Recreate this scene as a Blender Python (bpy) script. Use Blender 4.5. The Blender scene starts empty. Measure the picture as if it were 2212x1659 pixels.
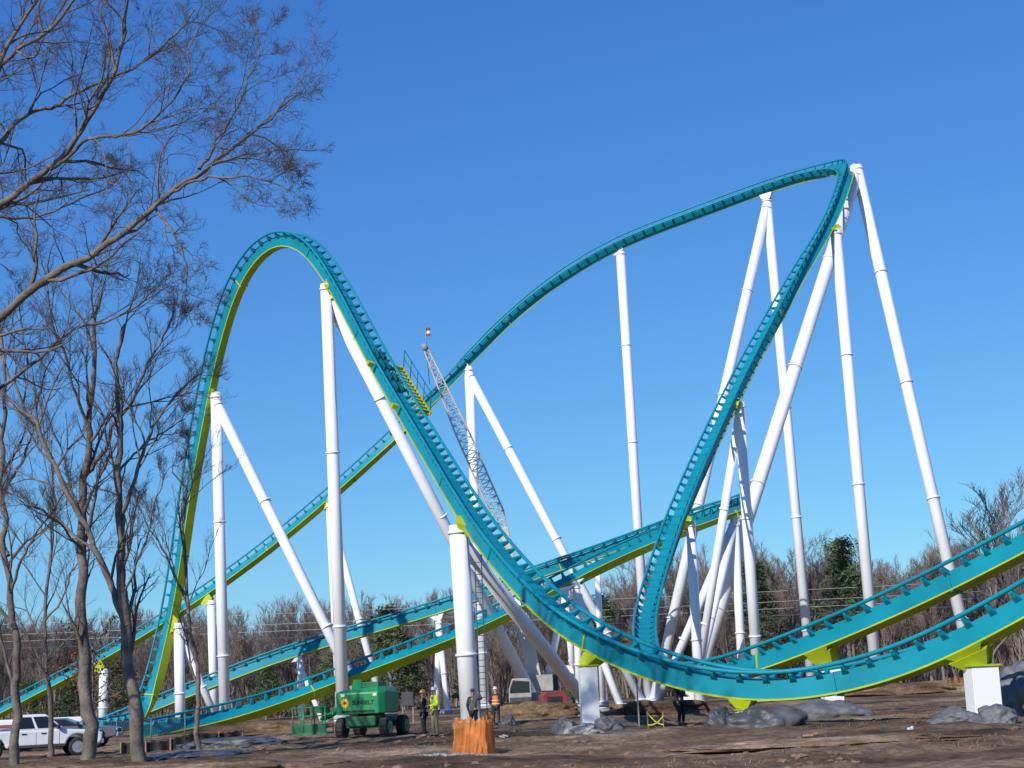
import bpy, bmesh, math, random
import numpy as np
from mathutils import Vector, Matrix, noise
random.seed(7)
S = bpy.context.scene
COL = S.collection
PI = math.pi
# ------------------------------------------------------------------ camera model
W, H, LENS = 2212.0, 1659.0, 57.0
F = LENS / 36.0 * W
PITCH = math.atan(656 / F)
ROLL = 0.045
CAM = Vector((0, 0, 1.7))
RM = Matrix.Rotation(PI / 2 + PITCH, 3, 'X') @ Matrix.Rotation(-ROLL, 3, 'Z')
RMT = RM.transposed()
cam_d = bpy.data.cameras.new('camera'); cam_d.lens = LENS; cam_d.sensor_width = 36
cam_d.clip_start = 0.1; cam_d.clip_end = 9000
cam = bpy.data.objects.new('camera', cam_d); COL.objects.link(cam)
cam.matrix_world = Matrix.Translation(CAM) @ RM.to_4x4()
S.camera = cam

def ray(px, py):
    return RM @ Vector(((px - W / 2) / F, -(py - H / 2) / F, -1))
def P(px, py, Y):
    d = ray(px, py)
    return CAM + d * (Y / d.y)
def proj(v):
    c = RMT @ (Vector(v) - CAM)
    return (W / 2 + F * c.x / -c.z, H / 2 - F * c.y / -c.z)
def sst(t):
    t = max(0.0, min(1.0, t)); return t * t * (3 - 2 * t)
def hgt(x, y):
    z = -0.42 * sst((-11 - x) / 6) * sst((y - 58) / 8)
    fade = 1 - sst((y - 75) / 60)
    if fade > 0 and abs(x) < 60:
        z += fade * (0.12 * noise.noise((x * .22, y * .22, 1.3)) + 0.10 * noise.noise((x * .7, y * .7, 5.1)) + 0.065 * noise.noise((x * 2.1, y * 2.1, 9.7)))
    if y > 80:
        z += 0.10 * noise.noise((x * .06, y * .06, 3.0)) * (1 - sst((y - 300) / 300))
    return z
def GP(px, Y):
    lo, hi = 900.0, 2600.0
    for _ in range(40):
        m = (lo + hi) / 2
        p = P(px, m, Y)
        if p.z > hgt(p.x, p.y): lo = m
        else: hi = m
    p = P(px, lo, Y); p.z = hgt(p.x, p.y)
    return p

# ------------------------------------------------------------------ materials
def mat(name, col, rough=.5, var=.12, scale=2.0, bump=0.0, bscale=25.0, metal=0.0, spec=.5, detail=4, rnd=0.0):
    m = bpy.data.materials.new(name); m.use_nodes = True
    nt = m.node_tree; b = nt.nodes['Principled BSDF']
    tc = nt.nodes.new('ShaderNodeTexCoord')
    n = nt.nodes.new('ShaderNodeTexNoise'); n.inputs['Scale'].default_value = scale; n.inputs['Detail'].default_value = detail
    nt.links.new(tc.outputs['Object'], n.inputs['Vector'])
    r = nt.nodes.new('ShaderNodeValToRGB')
    r.color_ramp.elements[0].position = .3; r.color_ramp.elements[1].position = .7
    r.color_ramp.elements[0].color = [max(0, c * (1 - var)) for c in col] + [1]
    r.color_ramp.elements[1].color = [min(1, c * (1 + var)) for c in col] + [1]
    nt.links.new(n.outputs['Fac'], r.inputs['Fac'])
    src = r.outputs['Color']
    if rnd:
        oi = nt.nodes.new('ShaderNodeObjectInfo'); r2 = nt.nodes.new('ShaderNodeValToRGB')
        r2.color_ramp.elements[0].color = (1 - rnd, 1 - rnd, 1 - rnd * .8, 1); r2.color_ramp.elements[1].color = (1 + rnd, 1 + rnd * .95, 1 + rnd * .8, 1)
        mx = nt.nodes.new('ShaderNodeMix'); mx.data_type = 'RGBA'; mx.blend_type = 'MULTIPLY'; mx.inputs[0].default_value = 1
        nt.links.new(oi.outputs['Random'], r2.inputs['Fac']); nt.links.new(src, mx.inputs[6]); nt.links.new(r2.outputs[0], mx.inputs[7]); src = mx.outputs[2]
    nt.links.new(src, b.inputs['Base Color'])
    b.inputs['Roughness'].default_value = rough; b.inputs['Metallic'].default_value = metal
    b.inputs['Specular IOR Level'].default_value = spec
    if bump > 0:
        n2 = nt.nodes.new('ShaderNodeTexNoise'); n2.inputs['Scale'].default_value = bscale; n2.inputs['Detail'].default_value = 6
        nt.links.new(tc.outputs['Object'], n2.inputs['Vector'])
        bp = nt.nodes.new('ShaderNodeBump'); bp.inputs['Strength'].default_value = bump; bp.inputs['Distance'].default_value = .05
        nt.links.new(n2.outputs['Fac'], bp.inputs['Height']); nt.links.new(bp.outputs['Normal'], b.inputs['Normal'])
    return m
M = {}
M['teal'] = mat('teal_paint', (.006, .24, .315), .45, .14, .35, spec=.25)
M['teal_dark'] = mat('teal_paint_dark', (.004, .12, .17), .5, .1, 1, spec=.25)
M['lime'] = mat('lime_paint', (.40, .475, .018), .5, .15, .5, spec=.25)
M['white'] = mat('white_paint', (.84, .845, .85), .4, .06, .25, spec=.35)
M['concrete'] = mat('concrete', (.36, .34, .31), .9, .2, 2, .3, 12)
M['bark'] = mat('bark', (.155, .128, .108), .95, .45, 2.5, .8, 9)
M['twig'] = mat('twig', (.10, .078, .07), .95, .25, .7)
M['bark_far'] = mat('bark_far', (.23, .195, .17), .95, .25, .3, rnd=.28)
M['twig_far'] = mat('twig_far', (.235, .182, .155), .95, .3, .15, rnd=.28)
M['needle'] = mat('needle', (.05, .08, .026), .8, .45, .5, rnd=.2)
M['needle2'] = mat('needle_olive', (.08, .10, .034), .8, .4, .5, rnd=.2)
M['brownleaf'] = mat('brown_leaf', (.17, .06, .025), .9, .4, 1.5)
M['brush'] = mat('brush', (.15, .118, .09), .95, .45, .25)
M['clod'] = mat('soil_clod', (.19, .122, .075), .98, .5, .8, .4, 20)
M['tarp'] = mat('black_tarp', (.075, .078, .085), .5, .4, 1.2, .6, 5)
M['tarp_grey'] = mat('grey_tarp', (.13, .13, .135), .6, .4, 1.2, .6, 5)
M['black'] = mat('black_rubber', (.02, .02, .022), .8, .3, 3)
M['darkgrey'] = mat('dark_grey', (.06, .06, .065), .6, .2, 3)
M['grey'] = mat('grey', (.28, .28, .28), .6, .2, 3)
M['steel'] = mat('steel', (.45, .45, .46), .4, .15, 3, metal=.6)
M['fence'] = mat('fence_wire', (.16, .16, .16), .6, .15, 3)
M['orange'] = mat('orange_mesh', (.80, .27, .07), .75, .3, 3.2, .5, 14, spec=.2)
M['red'] = mat('red_paint', (.25, .045, .045), .6, .3, 1)
M['car_white'] = mat('car_white', (.72, .73, .75), .25, .05, 1)
M['car_grey'] = mat('car_grey', (.11, .12, .13), .25, .1, 1)
M['glass'] = mat('dark_glass', (.015, .02, .025), .05, .1, 2)
M['green'] = mat('machine_green', (.012, .24, .08), .4, .15, 1.2)
M['green_dark'] = mat('machine_green_dark', (.01, .13, .05), .5, .2, 1.2)
M['wood'] = mat('wood', (.30, .20, .11), .85, .25, 4)
M['cream'] = mat('cream_paint', (.58, .55, .48), .5, .1, 1)
M['dust'] = mat('dusty_paint', (.34, .32, .28), .6, .25, 1.5)
M['skin'] = mat('skin', (.45, .26, .18), .6, .08, 8)
M['hivis'] = mat('hivis_yellow', (.72, .92, .05), .7, .1, 5)
M['tape'] = mat('caution_tape', (.62, .62, .04), .7, .2, 5)
M['hiorange'] = mat('hivis_orange', (.90, .16, .03), .7, .1, 5)
M['stripe'] = mat('reflective_stripe', (.75, .80, .45), .4, .1, 5)
M['khaki'] = mat('khaki', (.25, .19, .13), .9, .2, 5)
M['navy'] = mat('navy', (.02, .025, .045), .9, .2, 5)
M['darkcloth'] = mat('dark_cloth', (.022, .02, .022), .9, .2, 5)
M['greycloth'] = mat('grey_cloth', (.085, .085, .075), .9, .2, 5)
M['yellow'] = mat('hat_yellow', (.85, .46, .02), .35, .1, 5)
M['hatwhite'] = mat('hat_white', (.75, .73, .70), .4, .1, 5)
M['hair'] = mat('hair', (.04, .025, .015), .8, .2, 9)
M['boot'] = mat('boot', (.05, .032, .02), .8, .2, 9)
M['wire'] = mat('wire', (.42, .42, .42), .4, .1, 1)
M['lamp'] = mat('lamp_glass', (.55, .56, .58), .1, .1, 2)
M['gravel'] = mat('gravel', (.30, .30, .31), .95, .4, 4)
M['straw'] = mat('dry_grass', (.32, .24, .12), .95, .4, .6)
def see_through(m, a):
    nt = m.node_tree; b = nt.nodes['Principled BSDF']; out = nt.nodes['Material Output']
    t = nt.nodes.new('ShaderNodeBsdfTransparent'); tl = nt.nodes.new('ShaderNodeBsdfTranslucent'); tl.inputs[0].default_value = (.8, .28, .06, 1)
    m1 = nt.nodes.new('ShaderNodeMixShader'); m1.inputs[0].default_value = .3
    m2 = nt.nodes.new('ShaderNodeMixShader'); m2.inputs[0].default_value = a
    nt.links.new(b.outputs[0], m1.inputs[1]); nt.links.new(tl.outputs[0], m1.inputs[2]); nt.links.new(m1.outputs[0], m2.inputs[1]); nt.links.new(t.outputs[0], m2.inputs[2]); nt.links.new(m2.outputs[0], out.inputs[0])
see_through(M['orange'], .22)

def ground_mat():
    m = bpy.data.materials.new('dirt'); m.use_nodes = True
    nt = m.node_tree; N = nt.nodes; L = nt.links; b = N['Principled BSDF']
    g = N.new('ShaderNodeNewGeometry')
    def nz(s, d=8, r=.6):
        n = N.new('ShaderNodeTexNoise'); n.inputs['Scale'].default_value = s; n.inputs['Detail'].default_value = d; n.inputs['Roughness'].default_value = r
        L.new(g.outputs['Position'], n.inputs['Vector']); return n
    def ramp(src, stops):
        r = N.new('ShaderNodeValToRGB'); cr = r.color_ramp
        while len(cr.elements) < len(stops): cr.elements.new(.5)
        for e, (p, c) in zip(cr.elements, stops): e.position = p; e.color = c + (1,)
        L.new(src.outputs['Fac'], r.inputs['Fac']); return r
    a = ramp(nz(.14), [(.36, (.085, .052, .031)), (.46, (.20, .13, .078)), (.55, (.29, .20, .125)), (.66, (.42, .32, .215))])
    c = ramp(nz(.9), [(.3, (.36, .33, .30)), (.52, (.95, .93, .9)), (.72, (1.35, 1.32, 1.27))])
    d = ramp(nz(5), [(.32, (.42, .40, .38)), (.6, (1.12, 1.12, 1.12))])
    mx = N.new('ShaderNodeMix'); mx.data_type = 'RGBA'; mx.blend_type = 'MULTIPLY'; mx.inputs[0].default_value = .85
    L.new(a.outputs[0], mx.inputs[6]); L.new(c.outputs[0], mx.inputs[7])
    mx2 = N.new('ShaderNodeMix'); mx2.data_type = 'RGBA'; mx2.blend_type = 'MULTIPLY'; mx2.inputs[0].default_value = .8
    L.new(mx.outputs[2], mx2.inputs[6]); L.new(d.outputs[0], mx2.inputs[7])
    L.new(mx2.outputs[2], b.inputs['Base Color'])
    b.inputs['Roughness'].default_value = .95; b.inputs['Specular IOR Level'].default_value = .15
    bp = N.new('ShaderNodeBump'); bp.inputs['Strength'].default_value = 1.0; bp.inputs['Distance'].default_value = .16
    L.new(nz(2.4, 10, .65).outputs['Fac'], bp.inputs['Height']); L.new(bp.outputs['Normal'], b.inputs['Normal'])
    return m
M['dirt'] = ground_mat()

# ------------------------------------------------------------------ mesh building
def wloc(o):
    v = Vector((0, 0, 0))
    while o: v += o.location; o = o.parent
    return v
class MB:
    def __init__(s): s.v = []; s.f = []; s.sm = []
    def add(s, vs, fs, smooth=False):
        b = len(s.v); s.v.extend(vs)
        for f in fs: s.f.append(tuple(i + b for i in f)); s.sm.append(smooth)
    def box(s, c, size, R=None):
        c = Vector(c); vs = []
        for z in (-.5, .5):
            for x, y in ((-.5, -.5), (.5, -.5), (.5, .5), (-.5, .5)):
                q = Vector((x * size[0], y * size[1], z * size[2]))
                vs.append(c + (R @ q if R else q))
        s.add(vs, [(3, 2, 1, 0), (4, 5, 6, 7), (0, 1, 5, 4), (1, 2, 6, 5), (2, 3, 7, 6), (3, 0, 4, 7)])
    def hexa(s, a, b):
        s.add([Vector(q) for q in list(a) + list(b)], [(3, 2, 1, 0), (4, 5, 6, 7), (0, 1, 5, 4), (1, 2, 6, 5), (2, 3, 7, 6), (3, 0, 4, 7)])
    def path(s, pts, rad, n=6, cap=False, smooth=True):
        m = len(pts); base = len(s.v); pv = None
        cs = [(math.cos(2 * PI * k / n), math.sin(2 * PI * k / n)) for k in range(n)]
        for i in range(m):
            t = pts[min(i + 1, m - 1)] - pts[max(i - 1, 0)]
            if t.length_squared < 1e-14: t = Vector((0, 0, 1))
            t = t.normalized()
            if pv is None:
                a = Vector((0, 0, 1)) if abs(t.z) < .9 else Vector((1, 0, 0))
                nn = t.cross(a).normalized()
            else:
                nn = pv - t * pv.dot(t)
                nn = nn.normalized() if nn.length > 1e-6 else t.orthogonal().normalized()
            bb = t.cross(nn); pv = nn; r = rad[i]; p = pts[i]
            for c, q in cs: s.v.append(p + nn * (c * r) + bb * (q * r))
        for i in range(m - 1):
            o = base + i * n
            for k in range(n):
                k2 = (k + 1) % n
                s.f.append((o + k, o + k2, o + n + k2, o + n + k)); s.sm.append(smooth)
        if cap:
            s.f.append(tuple(base + k for k in range(n - 1, -1, -1))); s.sm.append(False)
            o = base + (m - 1) * n
            s.f.append(tuple(o + k for k in range(n))); s.sm.append(False)
    def tube(s, a, b, r, r2=None, n=16, cap=True):
        s.path([Vector(a), Vector(b)], [r, r if r2 is None else r2], n, cap)
    def extr(s, poly, y0, y1):
        n = len(poly)
        s.add([Vector((x, y0, z)) for x, z in poly] + [Vector((x, y1, z)) for x, z in poly],
              [tuple(range(n)), tuple(range(2 * n - 1, n - 1, -1))] + [(i, n + i, n + (i + 1) % n, (i + 1) % n) for i in range(n)])
    def sweep(s, frames, prof, smooth=False):
        n = len(prof); base = len(s.v)
        for p, T, U, Sd in frames:
            for a, b in prof: s.v.append(p + Sd * a + U * b)
        m = len(frames)
        for i in range(m - 1):
            o = base + i * n
            for k in range(n):
                k2 = (k + 1) % n
                s.f.append((o + k, o + k2, o + n + k2, o + n + k)); s.sm.append(smooth)
        s.f.append(tuple(base + k for k in range(n))); s.sm.append(False)
        s.f.append(tuple(base + (m - 1) * n + k for k in range(n - 1, -1, -1))); s.sm.append(False)
    def mesh(s, name, m, off=None):
        me = bpy.data.meshes.new(name)
        vs = s.v if off is None else [v - off for v in s.v]
        me.from_pydata(vs, [], s.f)
        me.polygons.foreach_set('use_smooth', s.sm)
        me.materials.append(m); me.update()
        return me
    def build(s, name, m, parent=None, world=True, bevel=0):
        off = wloc(parent) if (parent and world) else None
        o = bpy.data.objects.new(name, s.mesh(name, m, off)); COL.objects.link(o)
        o.parent = parent
        if bevel:
            md = o.modifiers.new('bevel', 'BEVEL'); md.width = bevel; md.segments = 3; md.limit_method = 'ANGLE'; md.angle_limit = .6
        return o
def tag(o, label=None, cat=None, group=None, kind=None):
    if label: o['label'] = label
    if cat: o['category'] = cat
    if group: o['group'] = group
    if kind: o['kind'] = kind
    return o
def thing(name, label, cat, loc, rz=0, group=None):
    o = bpy.data.objects.new(name, None); COL.objects.link(o); o.empty_display_size = .2
    o.location = loc; o.rotation_euler = (0, 0, rz)
    return tag(o, label, cat, group)

# ------------------------------------------------------------------ ground
def axis(lo, hi, st, far, sym):
    a = list(np.arange(lo, hi + 1e-6, st)); d = st
    while a[-1] < far: d *= 1.25; a.append(a[-1] + d)
    if sym:
        d = st
        while a[0] > -far: d *= 1.25; a.insert(0, a[0] - d)
    return a
xs = axis(-30, 30, .25, 4000, True)
ys = axis(24, 92, .25, 6000, False); ys = [-200, -60, 0, 12, 20] + ys
g = MB()
nx = len(xs)
for y in ys:
    for x in xs: g.v.append(Vector((x, y, hgt(x, y))))
for j in range(len(ys) - 1):
    for i in range(nx - 1):
        o = j * nx + i
        g.f.append((o, o + 1, o + nx + 1, o + nx)); g.sm.append(True)
tag(g.build('ground', M['dirt']), 'bare brown churned construction dirt', 'ground', kind='structure')

def lump_into(mb, c, r, rng, squash=.6):
    t = (1 + 5 ** .5) / 2
    vs = [(-1, t, 0), (1, t, 0), (-1, -t, 0), (1, -t, 0), (0, -1, t), (0, 1, t), (0, -1, -t), (0, 1, -t), (t, 0, -1), (t, 0, 1), (-t, 0, -1), (-t, 0, 1)]
    fs = [(0, 11, 5), (0, 5, 1), (0, 1, 7), (0, 7, 10), (0, 10, 11), (1, 5, 9), (5, 11, 4), (11, 10, 2), (10, 7, 6), (7, 1, 8), (3, 9, 4), (3, 4, 2), (3, 2, 6), (3, 6, 8), (3, 8, 9), (4, 9, 5), (2, 4, 11), (6, 2, 10), (8, 6, 7), (9, 8, 1)]
    R = Matrix.Rotation(rng.uniform(0, 6), 3, 'Z') @ Matrix.Rotation(rng.uniform(0, 6), 3, 'X')
    out = []
    for v in vs:
        q = R @ Vector(v) * (r / 1.9) * rng.uniform(.6, 1.3); q.z *= squash; out.append(c + q)
    mb.add(out, fs, False)
rng = random.Random(3)
cl = MB()
for k in range(6500):
    y = 30 + 45 * rng.random() ** 1.4
    x = rng.uniform(-.36, .36) * y
    if noise.noise((x * .25, y * .18, 7)) < .02 + .25 * rng.random(): continue
    r = .02 + .13 * rng.random() ** 6
    lump_into(cl, Vector((x, y, hgt(x, y) + r * .05)), r, rng)
tag(cl.build('soil_clods', M['clod']), 'loose clods of turned brown soil over the ground', 'soil', kind='stuff')
sg_ = MB()
for k in range(12000):
    y = 31 + 60 * rng.random() ** 1.3; x = rng.uniform(-.36, .36) * y
    if noise.noise((x * .17, y * .12, 21)) < .08 + .2 * rng.random(): continue
    z = hgt(x, y); q = Vector((x, y, z + .005)); d = Vector((rng.gauss(0, .7), rng.gauss(0, .5), rng.uniform(.15, .9))).normalized() * rng.uniform(.05, .18); e = Vector((rng.gauss(0, 1), rng.gauss(0, 1), 0)).normalized() * .008
    sg_.add([q - e, q + e, q + d], [(0, 1, 2)])
tag(sg_.build('dry_grass', M['straw']), 'scattered dry straw and dead grass on the dirt', 'dry grass', kind='stuff')
gv = MB()
gc = GP(975, 43.5)
for k in range(500):
    a = rng.uniform(0, 2 * PI); q = rng.random() ** .6
    x = gc.x + 1.0 * q * math.cos(a); y = gc.y + 1.6 * q * math.sin(a); r = rng.uniform(.02, .055)
    lump_into(gv, Vector((x, y, hgt(x, y) + r * .3)), r, rng)
tag(gv.build('gravel', M['gravel']), 'small patch of pale grey gravel beside the orange barrier', 'gravel', kind='stuff')

# ------------------------------------------------------------------ tracks
def spline(pts, ups, ds=.5, smooth=10):
    p = np.array([tuple(q) for q in pts], float); u = np.array(ups, float)
    t = np.concatenate([[0], np.cumsum(np.linalg.norm(np.diff(p, axis=0), axis=1))])
    n = len(t); hh = np.diff(t); A = np.zeros((n, n)); B = np.zeros((n, 3)); A[0, 0] = A[-1, -1] = 1
    for i in range(1, n - 1):
        A[i, i - 1] = hh[i - 1]; A[i, i] = 2 * (hh[i - 1] + hh[i]); A[i, i + 1] = hh[i]
        B[i] = 6 * ((p[i + 1] - p[i]) / hh[i] - (p[i] - p[i - 1]) / hh[i - 1])
    m = np.linalg.solve(A, B)
    tt = np.arange(0, t[-1], .1); idx = np.clip(np.searchsorted(t, tt, 'right') - 1, 0, n - 2)
    a = (t[idx + 1] - tt)[:, None]; b = (tt - t[idx])[:, None]; h_ = hh[idx][:, None]
    q = m[idx] * a ** 3 / (6 * h_) + m[idx + 1] * b ** 3 / (6 * h_) + (p[idx] / h_ - m[idx] * h_ / 6) * a + (p[idx + 1] / h_ - m[idx + 1] * h_ / 6) * b
    uu = u[idx] * a / h_ + u[idx + 1] * b / h_
    L = np.concatenate([[0], np.cumsum(np.linalg.norm(np.diff(q, axis=0), axis=1))])
    sl = np.arange(0, L[-1], ds)
    q = np.stack([np.interp(sl, L, q[:, k]) for k in range(3)], 1); uu = np.stack([np.interp(sl, L, uu[:, k]) for k in range(3)], 1)
    for _ in range(smooth): q[1:-1] = .25 * q[:-2] + .5 * q[1:-1] + .25 * q[2:]
    for _ in range(40): uu[1:-1] = .25 * uu[:-2] + .5 * uu[1:-1] + .25 * uu[2:]
    T = np.gradient(q, axis=0); T /= np.linalg.norm(T, axis=1)[:, None]
    fr = []
    for i in range(len(q)):
        tv = Vector(T[i]); uv = Vector(uu[i]); uv = (uv - tv * uv.dot(tv)).normalized()
        fr.append((Vector(q[i]), tv, uv, tv.cross(uv)))
    return fr
SPT, SPB, SPW = .26, -.42, .29
RU, RS, RR = .50, .60, .08
def tie_mb(mb=None, fr=None):
    L = [(-RS, RU - .02, .06), (-.45, RU - .09, .065), (-.21, SPT + .05, .09), (.21, SPT + .05, .09), (.45, RU - .09, .065), (RS, RU - .02, .06)]
    B = [(-RS, RU - .14, .06), (-.48, RU - .28, .08), (-SPW - .004, SPT - .16, .14), (SPW + .004, SPT - .16, .14), (.48, RU - .28, .08), (RS, RU - .14, .06)]
    vs = []
    for (a, b) in zip(L, B):
        for (x, z, w), sg in ((a, -1), (a, 1), (b, 1), (b, -1)): vs.append(Vector((x, sg * w, z)))
    fs = [(0, 1, 2, 3), (23, 22, 21, 20)]
    for i in range(5):
        o = i * 4
        for k in range(4): fs.append((o + k, o + (k + 1) % 4, o + 4 + (k + 1) % 4, o + 4 + k))
    if fr:
        p, T, U, Sd = fr; vs = [p + Sd * v.x + T * v.y + U * v.z for v in vs]
    mb.add(vs, fs)
TIE = MB(); tie_mb(TIE); TIE_ME = TIE.mesh('tie', M['teal'])
def track(label, ctrl, smooth=10):
    fr = spline([P(*c[:3]) for c in ctrl], [c[3] for c in ctrl], .5, smooth)
    mid = fr[len(fr) // 2][0]
    root = thing('roller_coaster_track', label, 'roller coaster track', Vector((mid.x, mid.y, hgt(mid.x, mid.y))), 0)
    mb = MB(); mb.sweep(fr, [(-SPW, SPB), (SPW, SPB), (SPW, SPT), (-SPW, SPT)]); mb.build('spine', M['teal'], root)
    mb = MB(); mb.sweep(fr, [(-SPW - .05, SPB - .065), (SPW + .05, SPB - .065), (SPW + .05, SPB - .003), (-SPW - .05, SPB - .003)]); mb.build('underside_plate', M['lime'], root)
    cs = [(math.cos(k * PI / 5) * RR, math.sin(k * PI / 5) * RR) for k in range(10)]
    for sg in (-1, 1):
        mb = MB(); mb.sweep(fr, [(sg * RS + a, RU + b) for a, b in cs], True); mb.build('rail', M['teal'], root)
    ids = list(range(1, len(fr) - 1, 2))
    def vis(i):
        px, py = proj(fr[i][0]); out = 0 if (-20 < px < W + 20 and -20 < py < H + 20) else 1
        return (out, (fr[i][0] - CAM).length)
    ids.sort(key=vis)
    off = wloc(root)
    for i in ids[:100]:
        p, T, U, Sd = fr[i]
        o = bpy.data.objects.new('tie', TIE_ME); COL.objects.link(o); o.parent = root
        mt = Matrix((Sd, T, U)).transposed().to_4x4(); mt.translation = p - off
        o.matrix_basis = mt
    if len(ids) > 100:
        mb = MB()
        for i in ids[100:]: tie_mb(mb, fr[i])
        tag(mb.build('tie', M['teal'], root), kind='stuff')
    for i in range(14, len(fr) - 4, 21):
        p, T, U, Sd = fr[i]; mb = MB()
        R = Matrix((Sd, T, U)).transposed(); zc = (SPT + SPB) / 2
        for q, sz in (((SPW + .03, 0, zc), (.055, .08, SPT - SPB)), ((-SPW - .03, 0, zc), (.055, .08, SPT - SPB)), ((0, 0, SPB - .10), (SPW * 2 + .11, .08, .06))):
            mb.box(p + R @ Vector(q), sz, R)
        mb.build('joint_flange', M['teal'] if (i // 21) % 3 else M['lime'], root)
    return root, fr
V = lambda *a: a
uL = V(-.72, .68, .12)
A = [(215, 1566, 112, V(0, 0, 1)), (262, 1566, 114.5, V(-.2, 0, 1)), (303, 1545, 117, V(-.6, .2, .7)), (330, 1490, 118.3, uL), (352, 1410, 118.6, uL),
     (374, 1310, 118.6, uL), (393, 1190, 118.2, uL), (413, 1055, 117.6, uL), (436, 920, 116.6, V(-.75, .64, .2)), (458, 805, 115.3, V(-.78, .55, .3)), (486, 692, 113.5, V(-.75, .45, .45)),
     (520, 602, 111.5, V(-.6, .3, .75)), (560, 545, 109.6, V(-.3, .1, 1)), (605, 517, 107.6, V(0, 0, 1)), (652, 525, 105.5, V(.25, -.2, 1)), (698, 572, 103, V(.5, -.5, .8)),
     (748, 655, 100, V(.55, -.7, .6)), (802, 758, 96, V(.52, -.75, .5)), (857, 855, 91.5, V(.5, -.75, .5)), (922, 962, 85.5, V(.45, -.75, .55)), (992, 1078, 78.5, V(.4, -.7, .6)),
     (1070, 1190, 72, V(.35, -.55, .75)), (1160, 1290, 67, V(.25, -.35, .9)), (1270, 1375, 63, V(.1, -.22, 1)), (1390, 1432, 61, V(0, -.12, 1)), (1520, 1470, 59.6, V(-.05, -.06, 1)), (1650, 1486, 58.5, V(0, -.02, 1)),
     (1780, 1476, 57.5, V(0, .03, 1)), (1900, 1450, 56.3, V(0, .10, 1)), (2020, 1408, 55, V(0, .17, 1)), (2130, 1355, 53.5, V(0, .22, 1)), (2250, 1290, 52, V(0, .26, 1)), (2400, 1200, 50, V(0, .28, 1)), (2560, 1090, 48, V(0, .3, 1))]
T1, F1 = track('teal coaster track over the left hill, dropping to the nearest low run at right', A)
bD = V(-.25, .55, .85); bE = V(-.2, -.35, .9)
D = [(-160, 1618, 159, V(0, .2, 1)), (0, 1537, 158, bD), (100, 1485, 157, bD), (200, 1433, 156, bD), (400, 1312, 155, bD), (500, 1243, 154.5, bD), (600, 1167, 154, bD), (700, 1083, 153.5, bD), (800, 993, 153, bD),
     (870, 926, 152.5, V(-.3, .2, 1)), (940, 855, 152, V(-.3, -.1, .9)), (1010, 780, 151.5, bE), (1095, 694, 151, bE), (1200, 608, 150, V(-.2, -.5, .9)), (1335, 528, 149, V(-.2, -.6, .9)), (1500, 462, 147, V(-.15, -.6, .85)),
     (1650, 407, 144.5, V(-.1, -.6, .8)), (1735, 381, 142.5, V(-.15, -.55, .8)), (1790, 368, 140.5, V(-.4, -.5, .75)), (1827, 366, 136.5, V(-.8, -.25, .5)), (1823, 402, 132, V(-.93, -.2, .34)),
     (1795, 474, 128.5, V(-.93, -.26, .34)), (1744, 564, 125, V(-.86, -.42, .36)), (1685, 668, 121.5, V(-.74, -.58, .4)), (1620, 787, 117.5, V(-.6, -.7, .4)), (1565, 897, 112.8, V(-.5, -.75, .45)),
     (1510, 1015, 107.5, V(-.4, -.8, .45)), (1462, 1130, 102.5, V(-.3, -.8, .5)), (1424, 1240, 97.5, V(-.2, -.75, .6)), (1398, 1330, 92.5, V(-.05, -.65, .75)), (1393, 1402, 86.5, V(.1, -.4, .9)), (1425, 1450, 80, V(.25, 0, 1)),
     (1505, 1462, 75.5, V(.2, .15, 1)), (1605, 1441, 72, V(.05, .22, 1)), (1720, 1401, 69, V(-.05, .28, 1)), (1850, 1348, 66.5, V(-.1, .3, 1)), (2000, 1281, 64, V(-.1, .32, 1)), (2120, 1222, 62, V(-.1, .34, 1)), (2212, 1174, 60.5, V(-.1, .35, 1)), (2400, 1070, 57.5, V(-.1, .35, 1)), (2520, 1000, 56, V(-.1, .35, 1))]
T2, F2 = track('teal coaster track climbing to the tallest peak at right, then dropping into a banked valley', D, 3)
e1 = V(0, .12, 1); e2 = V(0, .85, .72)
E = [(230, 1566, 132, e1), (330, 1525, 131, e1), (420, 1489, 130.5, e1), (560, 1434, 130, e1), (700, 1387, 130, e1), (850, 1343, 130, e1), (1000, 1296, 130, e1), (1150, 1242, 130, e1), (1300, 1190, 131, e1), (1430, 1141, 132, e1),
     (1530, 1104, 132.5, V(-.2, 0, 1)), (1590, 1086, 131.5, V(-.5, 0, .9)), (1618, 1083, 128, V(-.8, .1, .8)), (1595, 1097, 124, V(-.4, .5, .8)), (1530, 1121, 120.5, V(-.1, .75, .75)), (1430, 1161, 117, e2), (1300, 1219, 114, e2), (1200, 1270, 112, e2), (1100, 1321, 110, e2),
     (1000, 1367, 108, e2), (900, 1407, 106.3, e2), (780, 1452, 104.5, e2), (640, 1504, 103, e2), (500, 1544, 101, V(0, .75, .8)), (400, 1562, 99, V(0, .45, 1)), (280, 1580, 96, V(0, 0, 1))]
T3, F3 = track('low teal coaster track in the background, doubled back in a long flat loop', E)

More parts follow.
